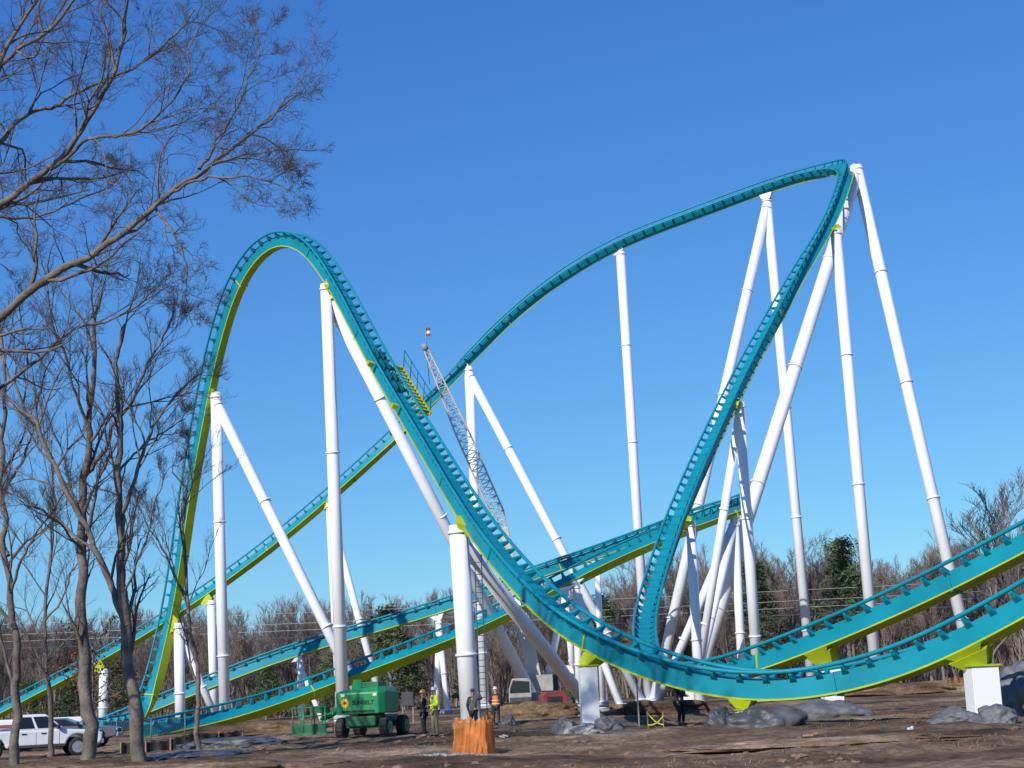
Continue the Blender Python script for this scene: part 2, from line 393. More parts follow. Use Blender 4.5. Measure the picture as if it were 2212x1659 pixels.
def nearest(fr, px, py, Y):
    best, bi = 1e9, 0
    for i, f in enumerate(fr):
        q = proj(f[0]); d = math.hypot(q[0] - px, q[1] - py) + 4 * abs(f[0].y - Y)
        if d < best: best, bi = d, i
    return bi
i0, i1 = nearest(F1, 822, 795, 94), nearest(F1, 874, 884, 90)
sg = 1 if proj(F1[i0][0] + F1[i0][3])[0] > proj(F1[i0][0])[0] else -1
pl = MB(); pl2 = MB(); hr = MB(); st = MB()
top = []; midr = []
for i in range(i0, i1 + 1):
    p, T, U, Sd = F1[i]; R = Matrix((Sd, T, U)).transposed()
    st.box(p + Sd * sg * 1.06 + U * .30, (.56, .24, .06), Matrix((Sd, (T * .8 + U * .6).normalized(), (U * .8 - T * .6).normalized())).transposed())
    pl.box(p + Sd * sg * .76 + U * .26, (.07, .52, .20), R); pl2.box(p + Sd * sg * 1.37 + U * .26, (.07, .52, .20), R)
    if (i - i0) % 3 == 0: hr.tube(p + Sd * sg * 1.40 + U * .3, p + Sd * sg * 1.40 + U * .3 + Vector((.1, -.05, 1.1)), .028, n=6)
    top.append(p + Sd * sg * 1.40 + U * .3 + Vector((.1, -.05, 1.1))); midr.append(p + Sd * sg * 1.40 + U * .3 + Vector((.05, -.02, .6)))
hr.path(top, [.028] * len(top), 6); hr.path(midr, [.024] * len(top), 6)
pf = pl.build('maintenance_walkway', M['lime'], T1); pl2.build('stringer', M['lime'], pf); st.build('stair_tread', M['lime'], pf); hr.build('handrail', M['teal_dark'], pf)
for i in (i0, i1):
    p, T, U, Sd = F1[i]; R = Matrix((Sd, T, U)).transposed()
    mb = MB(); mb.box(p + Sd * sg * .85 + U * .12, (1.1, .14, .16), R); mb.build('walkway_beam', M['lime'], T1)
    mb = MB(); mb.box(p - Sd * sg * .7 + U * .1, (.35, .3, .25), R); mb.build('walkway_lug', M['lime'], T1)
for i in range(i0 - 2, i1 - 4, 3):
    p, T, U, Sd = F1[i]; R = Matrix((Sd, T, U)).transposed(); mb = MB()
    mb.box(p + U * .46 + Sd * .17, (.07, 1.1, .24), R); mb.box(p + U * .46 - Sd * .17, (.07, 1.1, .24), R); mb.box(p + U * .36 + Sd * .38, (.2, .5, .16), R)
    mb.box(p + U * .36 - Sd * .38, (.2, .5, .16), R)
    mb.build('brake_caliper', M['teal_dark'], T1)

# ------------------------------------------------------------------ supports
def frustum(mb, a, b, axis_s, wa, wb, da, db):
    d = (b - a).normalized(); s_ = (axis_s - d * axis_s.dot(d)).normalized(); t_ = d.cross(s_)
    mb.hexa([a + s_ * wa * x + t_ * da * y for x, y in ((-1, -1), (1, -1), (1, 1), (-1, 1))], [b + s_ * wb * x + t_ * db * y for x, y in ((-1, -1), (1, -1), (1, 1), (-1, 1))])
def support(label, fr, tp, Y, legs, lime=True):
    i = nearest(fr, tp[0], tp[1], Y); c, T, U, Sd = fr[i]
    foot = c + U * (SPB - .09)
    cap = P(tp[0], tp[1], foot.y)
    b0 = GP(*legs[0][:2])
    root = thing('track_support', label, 'support column', b0, 0)
    mb = MB(); frustum(mb, foot + U * .09, cap, T, .65, legs[0][2] * .95, .26, legs[0][2] * .95); mb.build('track_bracket', M['lime'] if lime else M['white'], root)
    for k, (bx, bY, r) in enumerate(legs):
        base = GP(bx, bY)
        topp = cap + Vector((0, 0, .12)) if k == 0 else cap - Vector((0, 0, .55))
        mb = MB(); mb.tube(topp, base - Vector((0, 0, .3)), r, n=28)
        col = mb.build('column' if k == 0 else 'brace', M['white'], root)
        d = base - topp; L = d.length; n = max(1, int(L / 10.5)); dn = d.normalized()
        for q in range(n + 1):
            s_ = .35 / L if q == 0 else (q - .15 * (k % 2)) / (n + .55)
            mb = MB(); pp = topp + d * s_; mb.tube(pp - dn * .055, pp + dn * .055, r * 1.13 + .012, n=28); mb.build('flange', M['white'], col)
        mb = MB(); mb.tube(base - Vector((0, 0, .4)), base + Vector((0, 0, .22)), r * 1.9, n=20); mb.build('footing', M['concrete'], root)
        mb = MB(); mb.tube(base + Vector((0, 0, .225)), base + Vector((0, 0, .30)), r * 1.5, n=20); mb.build('base_plate', M['white'], root)
    return root, cap
support('short white column with a low slanting brace at the foot of the left hill', F1, (386, 1350), 118, [(390, 118, .37), (482, 120, .27)])
support('white column and long slanting brace halfway up the left hill', F1, (466, 852), 115.5, [(487, 115, .39), (808, 109, .36)])
support('tall white column and brace under the crest of the left hill', F1, (705, 618), 103, [(742, 103, .40), (1172, 112, .37)])
support('thickest white column, standing behind the orange barrier, with a long brace to the right', F1, (990, 1140), 78, [(1018, 76.5, .455), (1292, 100, .37)])
support('short white column leftmost in the picture behind the bare trunks', F2, (224, 1447), 156, [(222, 156, .42)])
support('white column with lime head between the left hill column and the bare trees', F2, (456, 1300), 154, [(464, 154, .40)])
support('white column and brace under the rising back track, seen behind the crest column', F2, (712, 1090), 153, [(735, 153, .38), (832, 150, .33)], True)
support('white column with long right-hand brace under the start of the big arc', F2, (1012, 795), 151, [(1048, 151, .42), (1390, 147, .40)], False)
support('lone unbraced white column under the middle of the big arc', F2, (1340, 545), 148, [(1402, 148, .43)], False)
support('pair of white legs spread from one head left of the tallest peak', F2, (1656, 430), 144, [(1756, 143, .42), (1410, 139, .45)], False)
support('tallest white support with a head above the track peak and two widely spread legs', F2, (1850, 362), 135, [(2112, 129, .48), (1484, 121, .54)], False)
support('straight white column bracketed to the steep right drop just below the peak', F2, (1805, 500), 128, [(1896, 127, .44)])
support('white column with a brace under the middle of the steep right drop', F2, (1597, 872), 114.5, [(1640, 117, .38), (1496, 119, .30)])
support('slim white column beside the lower end of the steep right drop', F2, (1492, 1130), 103, [(1512, 102, .31)])
support('cluster of three white legs fanning out below the far track turn', F3, (1586, 1112), 123, [(1606, 122, .33), (1488, 118, .32), (1415, 126, .32)])
support('short white column with small brace under the low background track', F3, (1245, 1262), 113, [(1252, 113, .26), (1345, 110, .25)], False)
support('narrow white A shaped support under the low background track left of the thickest column', F3, (948, 1340), 130, [(943, 130, .24), (968, 128, .22)], False)
support('small white column with thin brace seen left of the green boom lift', F3, (648, 1423), 130, [(651, 130, .24), (702, 128, .2)], False)
support('thin white post under the upper background track right of the valley', F3, (1290, 1218), 131, [(1303, 131, .25)], False)
support('small white slanted support behind the crane boom', F3, (1222, 1278), 112.5, [(1168, 116, .24), (1246, 116, .22)], False)
def pier(label, fr, px, ytop, Y, w, rz, bw=.8):
    i = nearest(fr, px, 1440, Y); c, T, U, Sd = fr[i]
    t = P(px, ytop, c.y); b = Vector((t.x, t.y, hgt(t.x, t.y)))
    root = thing('track_pier', label, 'support pier', b, 0)
    R = Matrix.Rotation(rz, 3, 'Z')
    hz = max(.05, t.z - b.z)
    if hz > .2:
        mb = MB(); mb.box(b + Vector((0, 0, hz / 2 - .15)), (w, w * .85, hz + .3), R); mb.build('pier_column', M['white'], root, bevel=.02)
        mb = MB(); mb.box(b + Vector((0, 0, .12)), (w * 1.25, w * 1.1, .07), R); mb.build('base_plate', M['white'], root)
    mb = MB(); mb.box(b + Vector((0, 0, -.02)), (w * 1.5, w * 1.4, .18), R); mb.build('footing', M['concrete'], root)
    mb = MB(); mb.box(t + Vector((0, 0, .04)), (w * 1.15, w * 1.0, .06), R); mb.build('cap_plate', M['lime'], root)
    foot = c + U * (SPB - .068)
    mb = MB(); frustum(mb, t + Vector((0, 0, .07)), foot, T, min(w * .36, bw * .6), bw, w * .3, .27); mb.build('track_bracket', M['lime'], root)
    for s_ in (-1, 1):
        mb = MB()
        a = t + Sd * s_ * w * .38 + Vector((0, 0, .08)); e = foot + Sd * s_ * (SPW + .05)
        mb.hexa([a - T * .04, a + T * .04, e + T * .06, e - T * .06], [a - T * .04 + Sd * s_ * .02 + T * .25, a + T * .04 + Sd * s_ * .02 - T * .25, e - T * bw + Sd * s_ * .02, e + T * bw + Sd * s_ * .02])
        mb.build('gusset', M['lime'], root)
pier('white square pier with lime head among the grey rocks at centre', F1, 1269, 1440, 63, .66, .15, .36)
pier('white square pier with lime head at the far right under the nearest track', F1, 2118, 1440, 53.6, .92, .12, .75)
pier('lime saddle at the lowest point of the nearest track, between black tarps', F1, 1608, 1535, 58.8, .6, 0, .45)
pier('white pier mostly hidden behind the nearest track, under the upper banked track', F2, 1793, 1440, 67.5, .8, .1, .65)
lad = thing('access_ladder', 'thin steel ladder standing against the back of the thickest column', 'ladder', GP(1046, 78))
mb = MB(); a0 = wloc(lad); a1 = P(1032, 1195, 78)
for s_ in (-.16, .16): mb.tube(a0 + Vector((s_, 0, 0)), a1 + Vector((s_, 0, 0)), .025, n=6)
mb.build('ladder_stile', M['steel'], lad)
mb = MB()
for k in range(28):
    q = a0 + (a1 - a0) * ((k + .5) / 28); mb.tube(q - Vector((.16, 0, 0)), q + Vector((.16, 0, 0)), .018, n=5)
mb.build('ladder_rung', M['steel'], lad)

# ------------------------------------------------------------------ trees
def pathpos(pts, t):
    x = t * (len(pts) - 1); i = min(int(x), len(pts) - 2); f = x - i
    return pts[i].lerp(pts[i + 1], f), (pts[i + 1] - pts[i]).normalized(), i, f
def grow(mt, mc, pts, rad, lvl, cfg, rng):
    r0 = rad[0]
    (mt if lvl <= cfg['tl'] else mc).path(pts, rad, 10 if r0 > .12 else 6 if r0 > .04 else 4 if r0 > .015 else 3)
    if lvl >= len(cfg['n']): return
    L = sum((pts[i + 1] - pts[i]).length for i in range(len(pts) - 1))
    cnt = cfg['n'][lvl]
    if lvl == 0: cnt = int(cnt * cfg.get('mul', 1))
    for k in range(cnt):
        t = cfg['t0'][lvl] + (1 - cfg['t0'][lvl]) * ((k + rng.random()) / cnt)
        p, d, i, f = pathpos(pts, t)
        r = rad[i] * (1 - f) + rad[i + 1] * f
        ax = d.orthogonal().normalized(); ax.rotate(Matrix.Rotation(rng.uniform(0, 2 * PI), 3, d))
        d2 = d.copy(); d2.rotate(Matrix.Rotation(rng.uniform(*cfg['ang']), 3, ax))
        d2 = (d2 + Vector((0, 0, cfg['up']))).normalized()
        L2 = min(L * rng.uniform(.35, .6) * (1.2 - cfg.get('tp', .6) * t), cfg['lmax'][lvl]) * rng.uniform(.8, 1.1)
        L2 = max(L2, cfg['lmin'])
        r2 = max(min(r * rng.uniform(.45, .68), L2 * .024), cfg['rmin'])
        n = cfg['st'][lvl]; q = [p]; dd = d2
        for s_ in range(n):
            dd = (dd + Vector((rng.gauss(0, 1), rng.gauss(0, 1), rng.gauss(0, 1))) * cfg['jit'] + Vector((0, 0, cfg['up'] * .25))).normalized()
            q.append(q[-1] + dd * (L2 / n))
        rr = [max(cfg['rmin'] * .6, r2 * (1 - .75 * s_ / n)) for s_ in range(n + 1)]
        grow(mt, mc, q, rr, lvl + 1, cfg, rng)
def subdiv(pts, rng, jit, times=1):
    for _ in range(times):
        out = [pts[0]]
        for i in range(len(pts) - 1):
            L = (pts[i + 1] - pts[i]).length
            a = pts[max(i - 1, 0)]; b = pts[i]; c = pts[i + 1]; d = pts[min(i + 2, len(pts) - 1)]
            m = (b + c) * .5625 - (a + d) * .0625
            out += [m + Vector((rng.gauss(0, 1), rng.gauss(0, 1), rng.gauss(0, 1))) * jit * L, pts[i + 1]]
        pts = out
    return pts
NEAR = dict(n=[13, 8, 6, 3], t0=[.15, .2, .15, .1], ang=(.4, 1.05), up=.12, lmax=[3.1, 1.6, .85, .45], lmin=.16, rmin=.0048, st=[7, 6, 4, 3], jit=.21, tl=1, tp=.85)
LOWER = dict(NEAR); LOWER.update(n=[12, 7, 5, 3], ang=(.35, .85), up=.2, jit=.15, rmin=.0045)
def near_tree(label, base, limbs, seed, cfg=LOWER):
    rng = random.Random(seed); mt, mc = MB(), MB()
    root = thing('bare_tree', label, 'tree', base)
    for pts, ra, rb, mul in limbs:
        q = subdiv([Vector(v) for v in pts], rng, .04, 3); n = len(q) - 1
        rad = [(ra + (rb - ra) * (i / n) ** .7) * rng.uniform(.94, 1.06) for i in range(n + 1)]
        c = dict(cfg); c['mul'] = mul
        grow(mt, mc, q, rad, 0, c, rng)
    mt.build('trunk', M['bark'], root); mc.build('crown', M['twig'], root)
    return root
def pp(lst): return [P(*q) for q in lst]
b = GP(-330, 42)
near_tree('large bare tree rooted left of the frame, long limbs reaching across the upper left sky', b, [
    (([b - Vector((0, 0, .3))] + pp([(-320, 1300, 42), (-300, 900, 42), (-260, 500, 42), (-220, 100, 42), (-200, -250, 42)])), .42, .2, .4),
    (pp([(-310, 1050, 42), (-160, 830, 41.5), (0, 686, 41), (150, 572, 40.5), (280, 492, 40), (400, 392, 40.3), (500, 322, 41), (580, 262, 41.5), (640, 205, 42)]), .17, .022, 1.5),
    (pp([(-280, 700, 42), (-120, 540, 42), (0, 442, 42), (105, 362, 41.5), (185, 265, 41), (250, 150, 41), (275, 0, 41), (290, -120, 41)]), .13, .035, 1.3),
    (pp([(-240, 400, 42), (-100, 250, 43), (0, 140, 43.5), (110, 62, 43), (210, -40, 43)]), .11, .04, 1.2),
    (pp([(110, 365, 41.5), (190, 300, 40.5), (270, 290, 40), (340, 250, 39.5), (400, 170, 39.5), (430, 60, 40)]), .055, .018, 1.1),
    (pp([(335, 448, 40.2), (372, 500, 40), (398, 560, 40), (400, 640, 40.2), (418, 705, 40.5)]), .045, .012, .7),
    (pp([(-270, 620, 42), (-100, 420, 43.5), (20, 280, 44.5), (110, 235, 45), (210, 180, 45), (330, 120, 45), (420, 20, 45)]), .10, .025, 1.3),
    (pp([(370, 415, 40.3), (450, 380, 39.5), (530, 380, 39), (590, 395, 39), (630, 420, 39)]), .045, .012, .9),
    (pp([(-300, 1150, 42), (-150, 960, 43.5), (0, 838, 45), (120, 740, 46), (240, 690, 46), (330, 640, 46)]), .10, .025, .9),
    (pp([(-260, 560, 42), (-90, 330, 40), (40, 60, 39), (110, -60, 38.5)]), .09, .035, 1.0),
    (pp([(-200, 600, 42), (-60, 480, 43), (60, 470, 44), (170, 430, 44.5), (260, 380, 45)]), .06, .02, .9),
    (pp([(430, 365, 40.6), (490, 270, 42), (540, 160, 43), (560, 60, 43.5)]), .05, .012, .9)], 11, NEAR)
b = GP(186, 52.5)
near_tree('bare tree with the straight thick dark trunk beside the white pickup', b, [
    (([b - Vector((0, 0, .3))] + pp([(183, 1450, 52.5), (180, 1250, 52.5), (180, 1060, 52.3), (192, 900, 52), (205, 760, 52), (215, 640, 52)])), .25, .05, .9),
    (pp([(180, 1130, 52.5), (120, 1010, 53), (60, 900, 53.5), (15, 800, 54), (-20, 690, 54)]), .11, .03, .9),
    (pp([(182, 1030, 52.5), (240, 920, 51.5), (300, 830, 51), (345, 745, 51), (375, 670, 51)]), .09, .02, 1.0),
    (pp([(190, 920, 52), (150, 800, 51), (110, 690, 50), (90, 570, 50)]), .07, .02, .9),
    (pp([(183, 1200, 52.5), (140, 1140, 51), (70, 1090, 50), (10, 1060, 50)]), .06, .02, .8)], 23)
b = GP(303, 49.5)
near_tree('bare tree with a leaning forked trunk left of the low coaster column', b, [
    (([b - Vector((0, 0, .3))] + pp([(290, 1500, 49.5), (272, 1340, 49.5), (262, 1180, 49.3), (256, 1040, 49), (262, 920, 49), (250, 800, 49), (270, 700, 49)])), .24, .04, .8),
    (pp([(274, 1350, 49.5), (230, 1240, 49.8), (175, 1120, 50), (110, 990, 50.5), (50, 890, 51), (0, 840, 51)]), .13, .04, 1.0),
    (pp([(260, 1120, 49.2), (300, 1000, 48.5), (345, 900, 48), (385, 845, 48), (430, 810, 48)]), .08, .02, .9),
    (pp([(258, 1020, 49), (310, 960, 50), (360, 930, 51), (400, 905, 51)]), .05, .015, .7),
    (pp([(268, 1290, 49.5), (310, 1180, 49), (335, 1080, 49), (360, 1020, 49)]), .05, .015, .6)], 37)
b = GP(38, 54)
near_tree('bare tree at the left edge standing in front of the white pickup', b, [
    (([b - Vector((0, 0, .3))] + pp([(32, 1480, 54), (22, 1300, 54), (14, 1120, 54), (2, 950, 54), (10, 800, 54), (-10, 660, 54)])), .17, .04, 1.0),
    (pp([(22, 1280, 54), (60, 1180, 53), (110, 1110, 52), (150, 1050, 52)]), .06, .02, .9),
    (pp([(18, 1200, 54), (-40, 1080, 55), (-90, 980, 55)]), .07, .02, .9),
    (pp([(10, 1060, 54), (60, 960, 55), (90, 840, 56), (130, 740, 56)]), .06, .02, .9)], 41)
b = GP(437, 56)
near_tree('slender crooked bare sapling in front of the left hill track', b, [
    (([b - Vector((0, 0, .2))] + pp([(428, 1500, 56), (420, 1400, 56), (404, 1290, 56), (400, 1190, 56), (392, 1120, 56), (404, 1060, 56), (372, 1020, 56)])), .10, .035, .6),
    (pp([(404, 1290, 56), (360, 1200, 56.5), (320, 1140, 57), (290, 1080, 57)]), .05, .015, .6),
    (pp([(395, 1130, 56), (412, 1020, 55), (405, 950, 55)]), .04, .012, .5)], 53)
b = GP(100, 66)
near_tree('thin bare tree set back between the two left trunks', b, [
    (([b - Vector((0, 0, .2))] + pp([(105, 1480, 66), (95, 1350, 66), (110, 1200, 66), (120, 1080, 66), (110, 950, 66)])), .13, .03, 1.2),
    (pp([(97, 1340, 66), (150, 1240, 66), (215, 1160, 67), (250, 1090, 67)]), .05, .015, .9)], 59)
rng = random.Random(77); b = GP(200, 60)
oak = thing('brown_leaved_sapling', 'small oak sapling still holding rusty brown leaves behind the thick dark trunk', 'tree', b)
mt, mc = MB(), MB()
grow(mt, mt, [b + Vector((0, 0, z)) for z in (-.2, 1, 2, 3, 4.3)], [.06, .05, .045, .03, .015], 0, dict(n=[16, 6], t0=[.3, .3], ang=(.8, 1.4), up=.05, lmax=[2.2, .9], lmin=.3, rmin=.006, st=[5, 4], jit=.2, tl=5), rng)
for k in range(650):
    v = mt.v[rng.randrange(len(mt.v))] + Vector((rng.gauss(0, .06), rng.gauss(0, .06), rng.gauss(0, .06)))
    if v.z < b.z + 1.4: continue
    a = Vector((rng.gauss(0, 1), rng.gauss(0, 1), rng.gauss(0, 1))).normalized() * .07; c = a.orthogonal().normalized() * .035
    mc.add([v - a, v + c, v + a, v - c], [(0, 1, 2, 3)])
mt.build('trunk', M['bark'], oak); mc.build('crown', M['brownleaf'], oak)

FAR = dict(n=[17, 7, 5, 3], t0=[.16, .2, .2, .2], ang=(.3, .75), up=.32, lmax=[4.6, 2.2, 1.2, .8], lmin=.45, rmin=.015, st=[5, 4, 3, 2], jit=.13, tl=1)
protos = []
for sd in range(5):
    rng = random.Random(100 + sd); mt, mc = MB(), MB()
    hh = 11.5; pts = [Vector((0, 0, -.3))]; d = Vector((0, 0, 1))
    for k in range(7):
        d = (d + Vector((rng.gauss(0, .07), rng.gauss(0, .07), .1))).normalized(); pts.append(pts[-1] + d * hh / 7)
    grow(mt, mc, pts, [.19 - .165 * k / 7 for k in range(8)], 0, FAR, rng)
    top = max(v.z for v in mc.v)
    for m_ in (mt, mc): m_.v = [v * (12.5 / top) for v in m_.v]
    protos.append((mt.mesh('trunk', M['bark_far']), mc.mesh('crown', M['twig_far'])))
def far_tree(name, me, loc, rz, sc, label, cat, group):
    r = thing(name, label, cat, loc, rz, group); r.scale = sc
    for nm, m in zip(('trunk', 'crown'), me):
        o = bpy.data.objects.new(nm, m); COL.objects.link(o); o.parent = r
def wood_h(xn): return 1.06 + .27 * sst((xn - 8) / 14)
rng = random.Random(5)
N = 296
for k in range(N):
    x = -80 + 160 * ((k * .618034) % 1.0) + rng.uniform(-1, 1); y = rng.choice((182, 188, 195, 202, 210, 218)) + rng.uniform(-3, 3)
    s_ = wood_h(x * 200 / y) * rng.uniform(.82, 1.14) * y / 201
    w_ = rng.uniform(.9, 1.25)
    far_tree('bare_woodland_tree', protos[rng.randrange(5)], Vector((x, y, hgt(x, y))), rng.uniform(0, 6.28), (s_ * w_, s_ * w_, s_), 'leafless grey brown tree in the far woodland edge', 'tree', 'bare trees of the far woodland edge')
dw = MB(); rng = random.Random(31)
for k in range(12000):
    x = rng.uniform(-125, 125); y = rng.uniform(222, 262); hh = 11.8 * wood_h(x * 200 / y) * rng.uniform(.55, 1.1) * (1 + .15 * noise.noise((x * .1, y * .1, 2)))
    q = Vector((x, y, hgt(x, y) - .2)); lean = Vector((rng.gauss(0, .06), rng.gauss(0, .06), 1)) * hh; e = Vector((1, rng.gauss(0, .4), 0)).normalized() * rng.uniform(.03, .085)
    dw.add([q - e, q + e, q + lean], [(0, 1, 2)])
    for b_ in range(5):
        t = rng.uniform(.3, .95); o = q + lean * t; d = Vector((rng.gauss(0, .5), rng.gauss(0, .5), rng.uniform(.5, 1.1))) * rng.uniform(.9, 2.0); f = Vector((.03, .01, 0))
        dw.add([o - f, o + f, o + d], [(0, 1, 2)])
tag(dw.build('distant_wood', M['twig_far']), 'mass of leafless stems deeper in the far wood', 'woodland', kind='stuff')
for (px, Y, s_, lb) in ((2150, 150, 1.58, 'large spreading bare tree at the right edge above the banked track'), (2240, 146, 1.3, 'bare tree cut by the right edge of the picture'), (1722, 172, 1.36, 'tall bare tree between the two dark pines at right')):
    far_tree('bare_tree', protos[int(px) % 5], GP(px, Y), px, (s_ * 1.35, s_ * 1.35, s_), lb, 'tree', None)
def pine(seed, hh, wid, bare, mat_):
    rng = random.Random(seed); mt, mc = MB(), MB()
    mt.path([Vector((rng.gauss(0, .08) * k, rng.gauss(0, .08) * k, hh * k / 6 - .2 * (k == 0))) for k in range(7)], [.2 - .028 * k for k in range(7)], 7)
    for k in range(62):
        t = bare + (1 - bare) * (k + rng.random()) / 62
        z = hh * t; rad = wid * (1 - ((t - bare) / (1 - bare)) ** 1.4) * rng.uniform(.35, 1.1) + .25
        a = rng.uniform(0, 6.28); c = Vector((math.cos(a) * rad, math.sin(a) * rad, z + rad * .18))
        mt.path([Vector((0, 0, z - .2)), c], [.05, .015], 4)
        for q in range(62):
            u = rng.random() ** .5; o = Vector((rng.gauss(0, 1), rng.gauss(0, 1), rng.gauss(0, .5)))
            v = c * 1 + o * (.40 + .10 * wid) * u - Vector((c.x, c.y, 0)) * .25 * rng.random()
            d = Vector((rng.gauss(0, 1), rng.gauss(0, 1), rng.gauss(0, .6) + .35)).normalized() * rng.uniform(.16, .34); e = d.orthogonal().normalized() * rng.uniform(.03, .09)
            e.rotate(Matrix.Rotation(rng.uniform(0, 6.28), 3, d.normalized()))
            mc.add([v - d - e * .3, v - e, v + d, v + e], [(0, 1, 2, 3)])
    return (mt.mesh('trunk', M['bark_far']), mc.mesh('crown', mat_))
PN = [pine(1, 12, 2.6, .3, M['needle']), pine(2, 8, 2.4, .04, M['needle']), pine(3, 9, 3.4, .2, M['needle2']), pine(4, 6.5, 2.2, .02, M['needle2'])]
for (px, Y, v, s_, lb) in ((845, 166, 2, 1.15, 'broad olive pine rising over the low track right of the crest column'), (1650, 165, 0, 1.08, 'dark pine right of the steep drop, the shorter of two'),
                           (1842, 164, 0, 1.24, 'tallest dark pine, standing left of the straight column under the peak'), (1312, 168, 0, .88, 'dark pine behind the white post right of the valley')):
    far_tree('pine_tree', PN[v], GP(px, Y), px, (s_, s_, s_), lb, 'pine tree', None)
rng = random.Random(9)
for k, px in enumerate((-40, 60, 150, 250, 400, 575, 690, 735, 800, 890, 1020, 1270, 1690, 1930)):
    Y = rng.uniform(170, 181); s_ = rng.uniform(.45, .8)
    if px > 1500: s_ *= .75
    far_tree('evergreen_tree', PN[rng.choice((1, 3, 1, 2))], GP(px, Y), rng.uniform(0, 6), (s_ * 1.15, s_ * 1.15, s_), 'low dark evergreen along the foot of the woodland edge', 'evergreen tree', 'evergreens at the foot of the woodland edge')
br = MB(); rng = random.Random(15)
for k in range(21000):
    x = rng.uniform(-100, 100); y = rng.uniform(179, 240); z = hgt(x, y); hh = rng.uniform(.6, 3.6) * (1 + .8 * (y > 205))
    d = Vector((rng.gauss(0, .25), rng.gauss(0, .25), 1)).normalized(); e = Vector((1, rng.gauss(0, .5), rng.gauss(0, .3))).normalized() * rng.uniform(.03, .10)
    q = Vector((x, y, z + rng.uniform(-.3, 1.8)))
    br.add([q - e, q + e, q + d * hh], [(0, 1, 2)])
tag(br.build('undergrowth', M['brush']), 'brown leafless undergrowth filling the foot of the woodland', 'undergrowth', kind='stuff')

# ------------------------------------------------------------------ power lines
for k, (z, y) in enumerate(((8.7, 158), (8.0, 157), (7.4, 159), (9.6, 156))):
    pts = [Vector((-120 + 12 * q, y, z + 1.2 * ((q - 10) / 10.0) ** 2)) for q in range(21)]
    mb = MB(); mb.path(pts, [.022] * 21, 5)
    tag(mb.build('power_line', M['wire']), 'pale overhead power line strung across in front of the woodland', 'power line', 'overhead power lines before the woodland')

# ------------------------------------------------------------------ lumps: tarps and boulders
def lump(name, label, cat, c, size, seed, m, rz=0, flat=.25):
    bm = bmesh.new(); bmesh.ops.create_icosphere(bm, subdivisions=5, radius=1)
    for v in bm.verts:
        q = v.co.copy()
        n = noise.noise(q * 1.3 + Vector((seed * 7.1, 0, 0))) * .38 + noise.noise(q * 3.1 + Vector((0, seed * 3.3, 0))) * .20 + abs(noise.noise(q * 5.5 + Vector((seed, seed, 0)))) * .13
        q *= 1 + n
        if q.z < -flat: q.z = -flat
        v.co = Vector((q.x * size[0], q.y * size[1], q.z * size[2]))
    me = bpy.data.meshes.new(name); bm.to_mesh(me); bm.free()
    me.polygons.foreach_set('use_smooth', [True] * len(me.polygons)); me.materials.append(m)
    o = bpy.data.objects.new(name, me); COL.objects.link(o); o.location = c; o.rotation_euler = (0, 0, rz)
    return tag(o, label, cat)
lump('boulder', 'pale grey boulder in front of the central pier', 'boulder', GP(1262, 58.5), (.62, .5, .30), 1, M['concrete'])
lump('tarp_mound', 'dark grey tarp heap left of the central pier', 'tarp mound', GP(1218, 60), (.45, .5, .52), 2, M['tarp_grey'])
lump('boulder', 'dark boulder just right of the central pier', 'boulder', GP(1315, 61), (.48, .45, .42), 3, M['tarp_grey'])
lump('tarp_mound', 'large black tarp mound below the lowest point of the nearest track', 'tarp mound', GP(1648, 57), (1.2, .8, .76), 4, M['tarp'])
lump('tarp_mound', 'small black tarp heap left of the lime saddle', 'tarp mound', GP(1556, 59), (.45, .5, .62), 5, M['tarp'])
lump('tarp_mound', 'wide flat grey tarp behind the nearest track on the right', 'tarp mound', GP(1785, 65), (1.7, 1.2, .72), 6, M['tarp_grey'])
lump('tarp_mound', 'grey tarp heap left of the right pier', 'tarp mound', GP(2062, 52), (.75, .65, .44), 7, M['tarp_grey'])
lump('boulder', 'grey boulder at the foot of the right pier', 'boulder', GP(2152, 51), (.68, .55, .52), 8, M['tarp_grey'])
lump('tarp_mound', 'tall dark tarp mound cut by the right edge', 'tarp mound', GP(2222, 57), (1.0, 1.0, 1.45), 9, M['tarp_grey'])
lump('tarp_mound', 'low black plastic heap on the left foreground soil', 'tarp mound', GP(420, 52), (1.5, 1.6, .18), 10, M['tarp'])
lump('tarp_mound', 'black plastic covered bank behind the slender sapling', 'tarp mound', GP(500, 62), (2.0, 1.2, .36), 12, M['tarp'])
lump('tarp_mound', 'small black bundle beside the worker in orange vest', 'tarp mound', GP(1100, 74), (.35, .4, .42), 13, M['tarp'])
lump('soil_heap', 'long low brown soil heap in the right background', 'soil heap', GP(1990, 118), (6, 3, .75), 14, M['dirt'])
lump('soil_heap', 'low brown soil heap left of the green boom lift', 'soil heap', GP(590, 92), (4.5, 2.5, .6), 15, M['dirt'])
lump('soil_heap', 'brown soil heap behind the central rocks', 'soil heap', GP(1430, 90), (3.5, 2.0, .6), 16, M['dirt'])
lump('soil_heap', 'brown soil bank in front of the crane wheels', 'soil heap', GP(1160, 96), (2.8, 1.5, .85), 17, M['dirt'])
lump('soil_heap', 'low ridge of turned soil along the bottom left foreground', 'soil heap', GP(330, 41), (4.2, 1.0, .22), 18, M['dirt'])
lump('soil_heap', 'low ridge of turned soil at the bottom right foreground', 'soil heap', GP(1780, 40), (3.4, .9, .16), 19, M['dirt'])

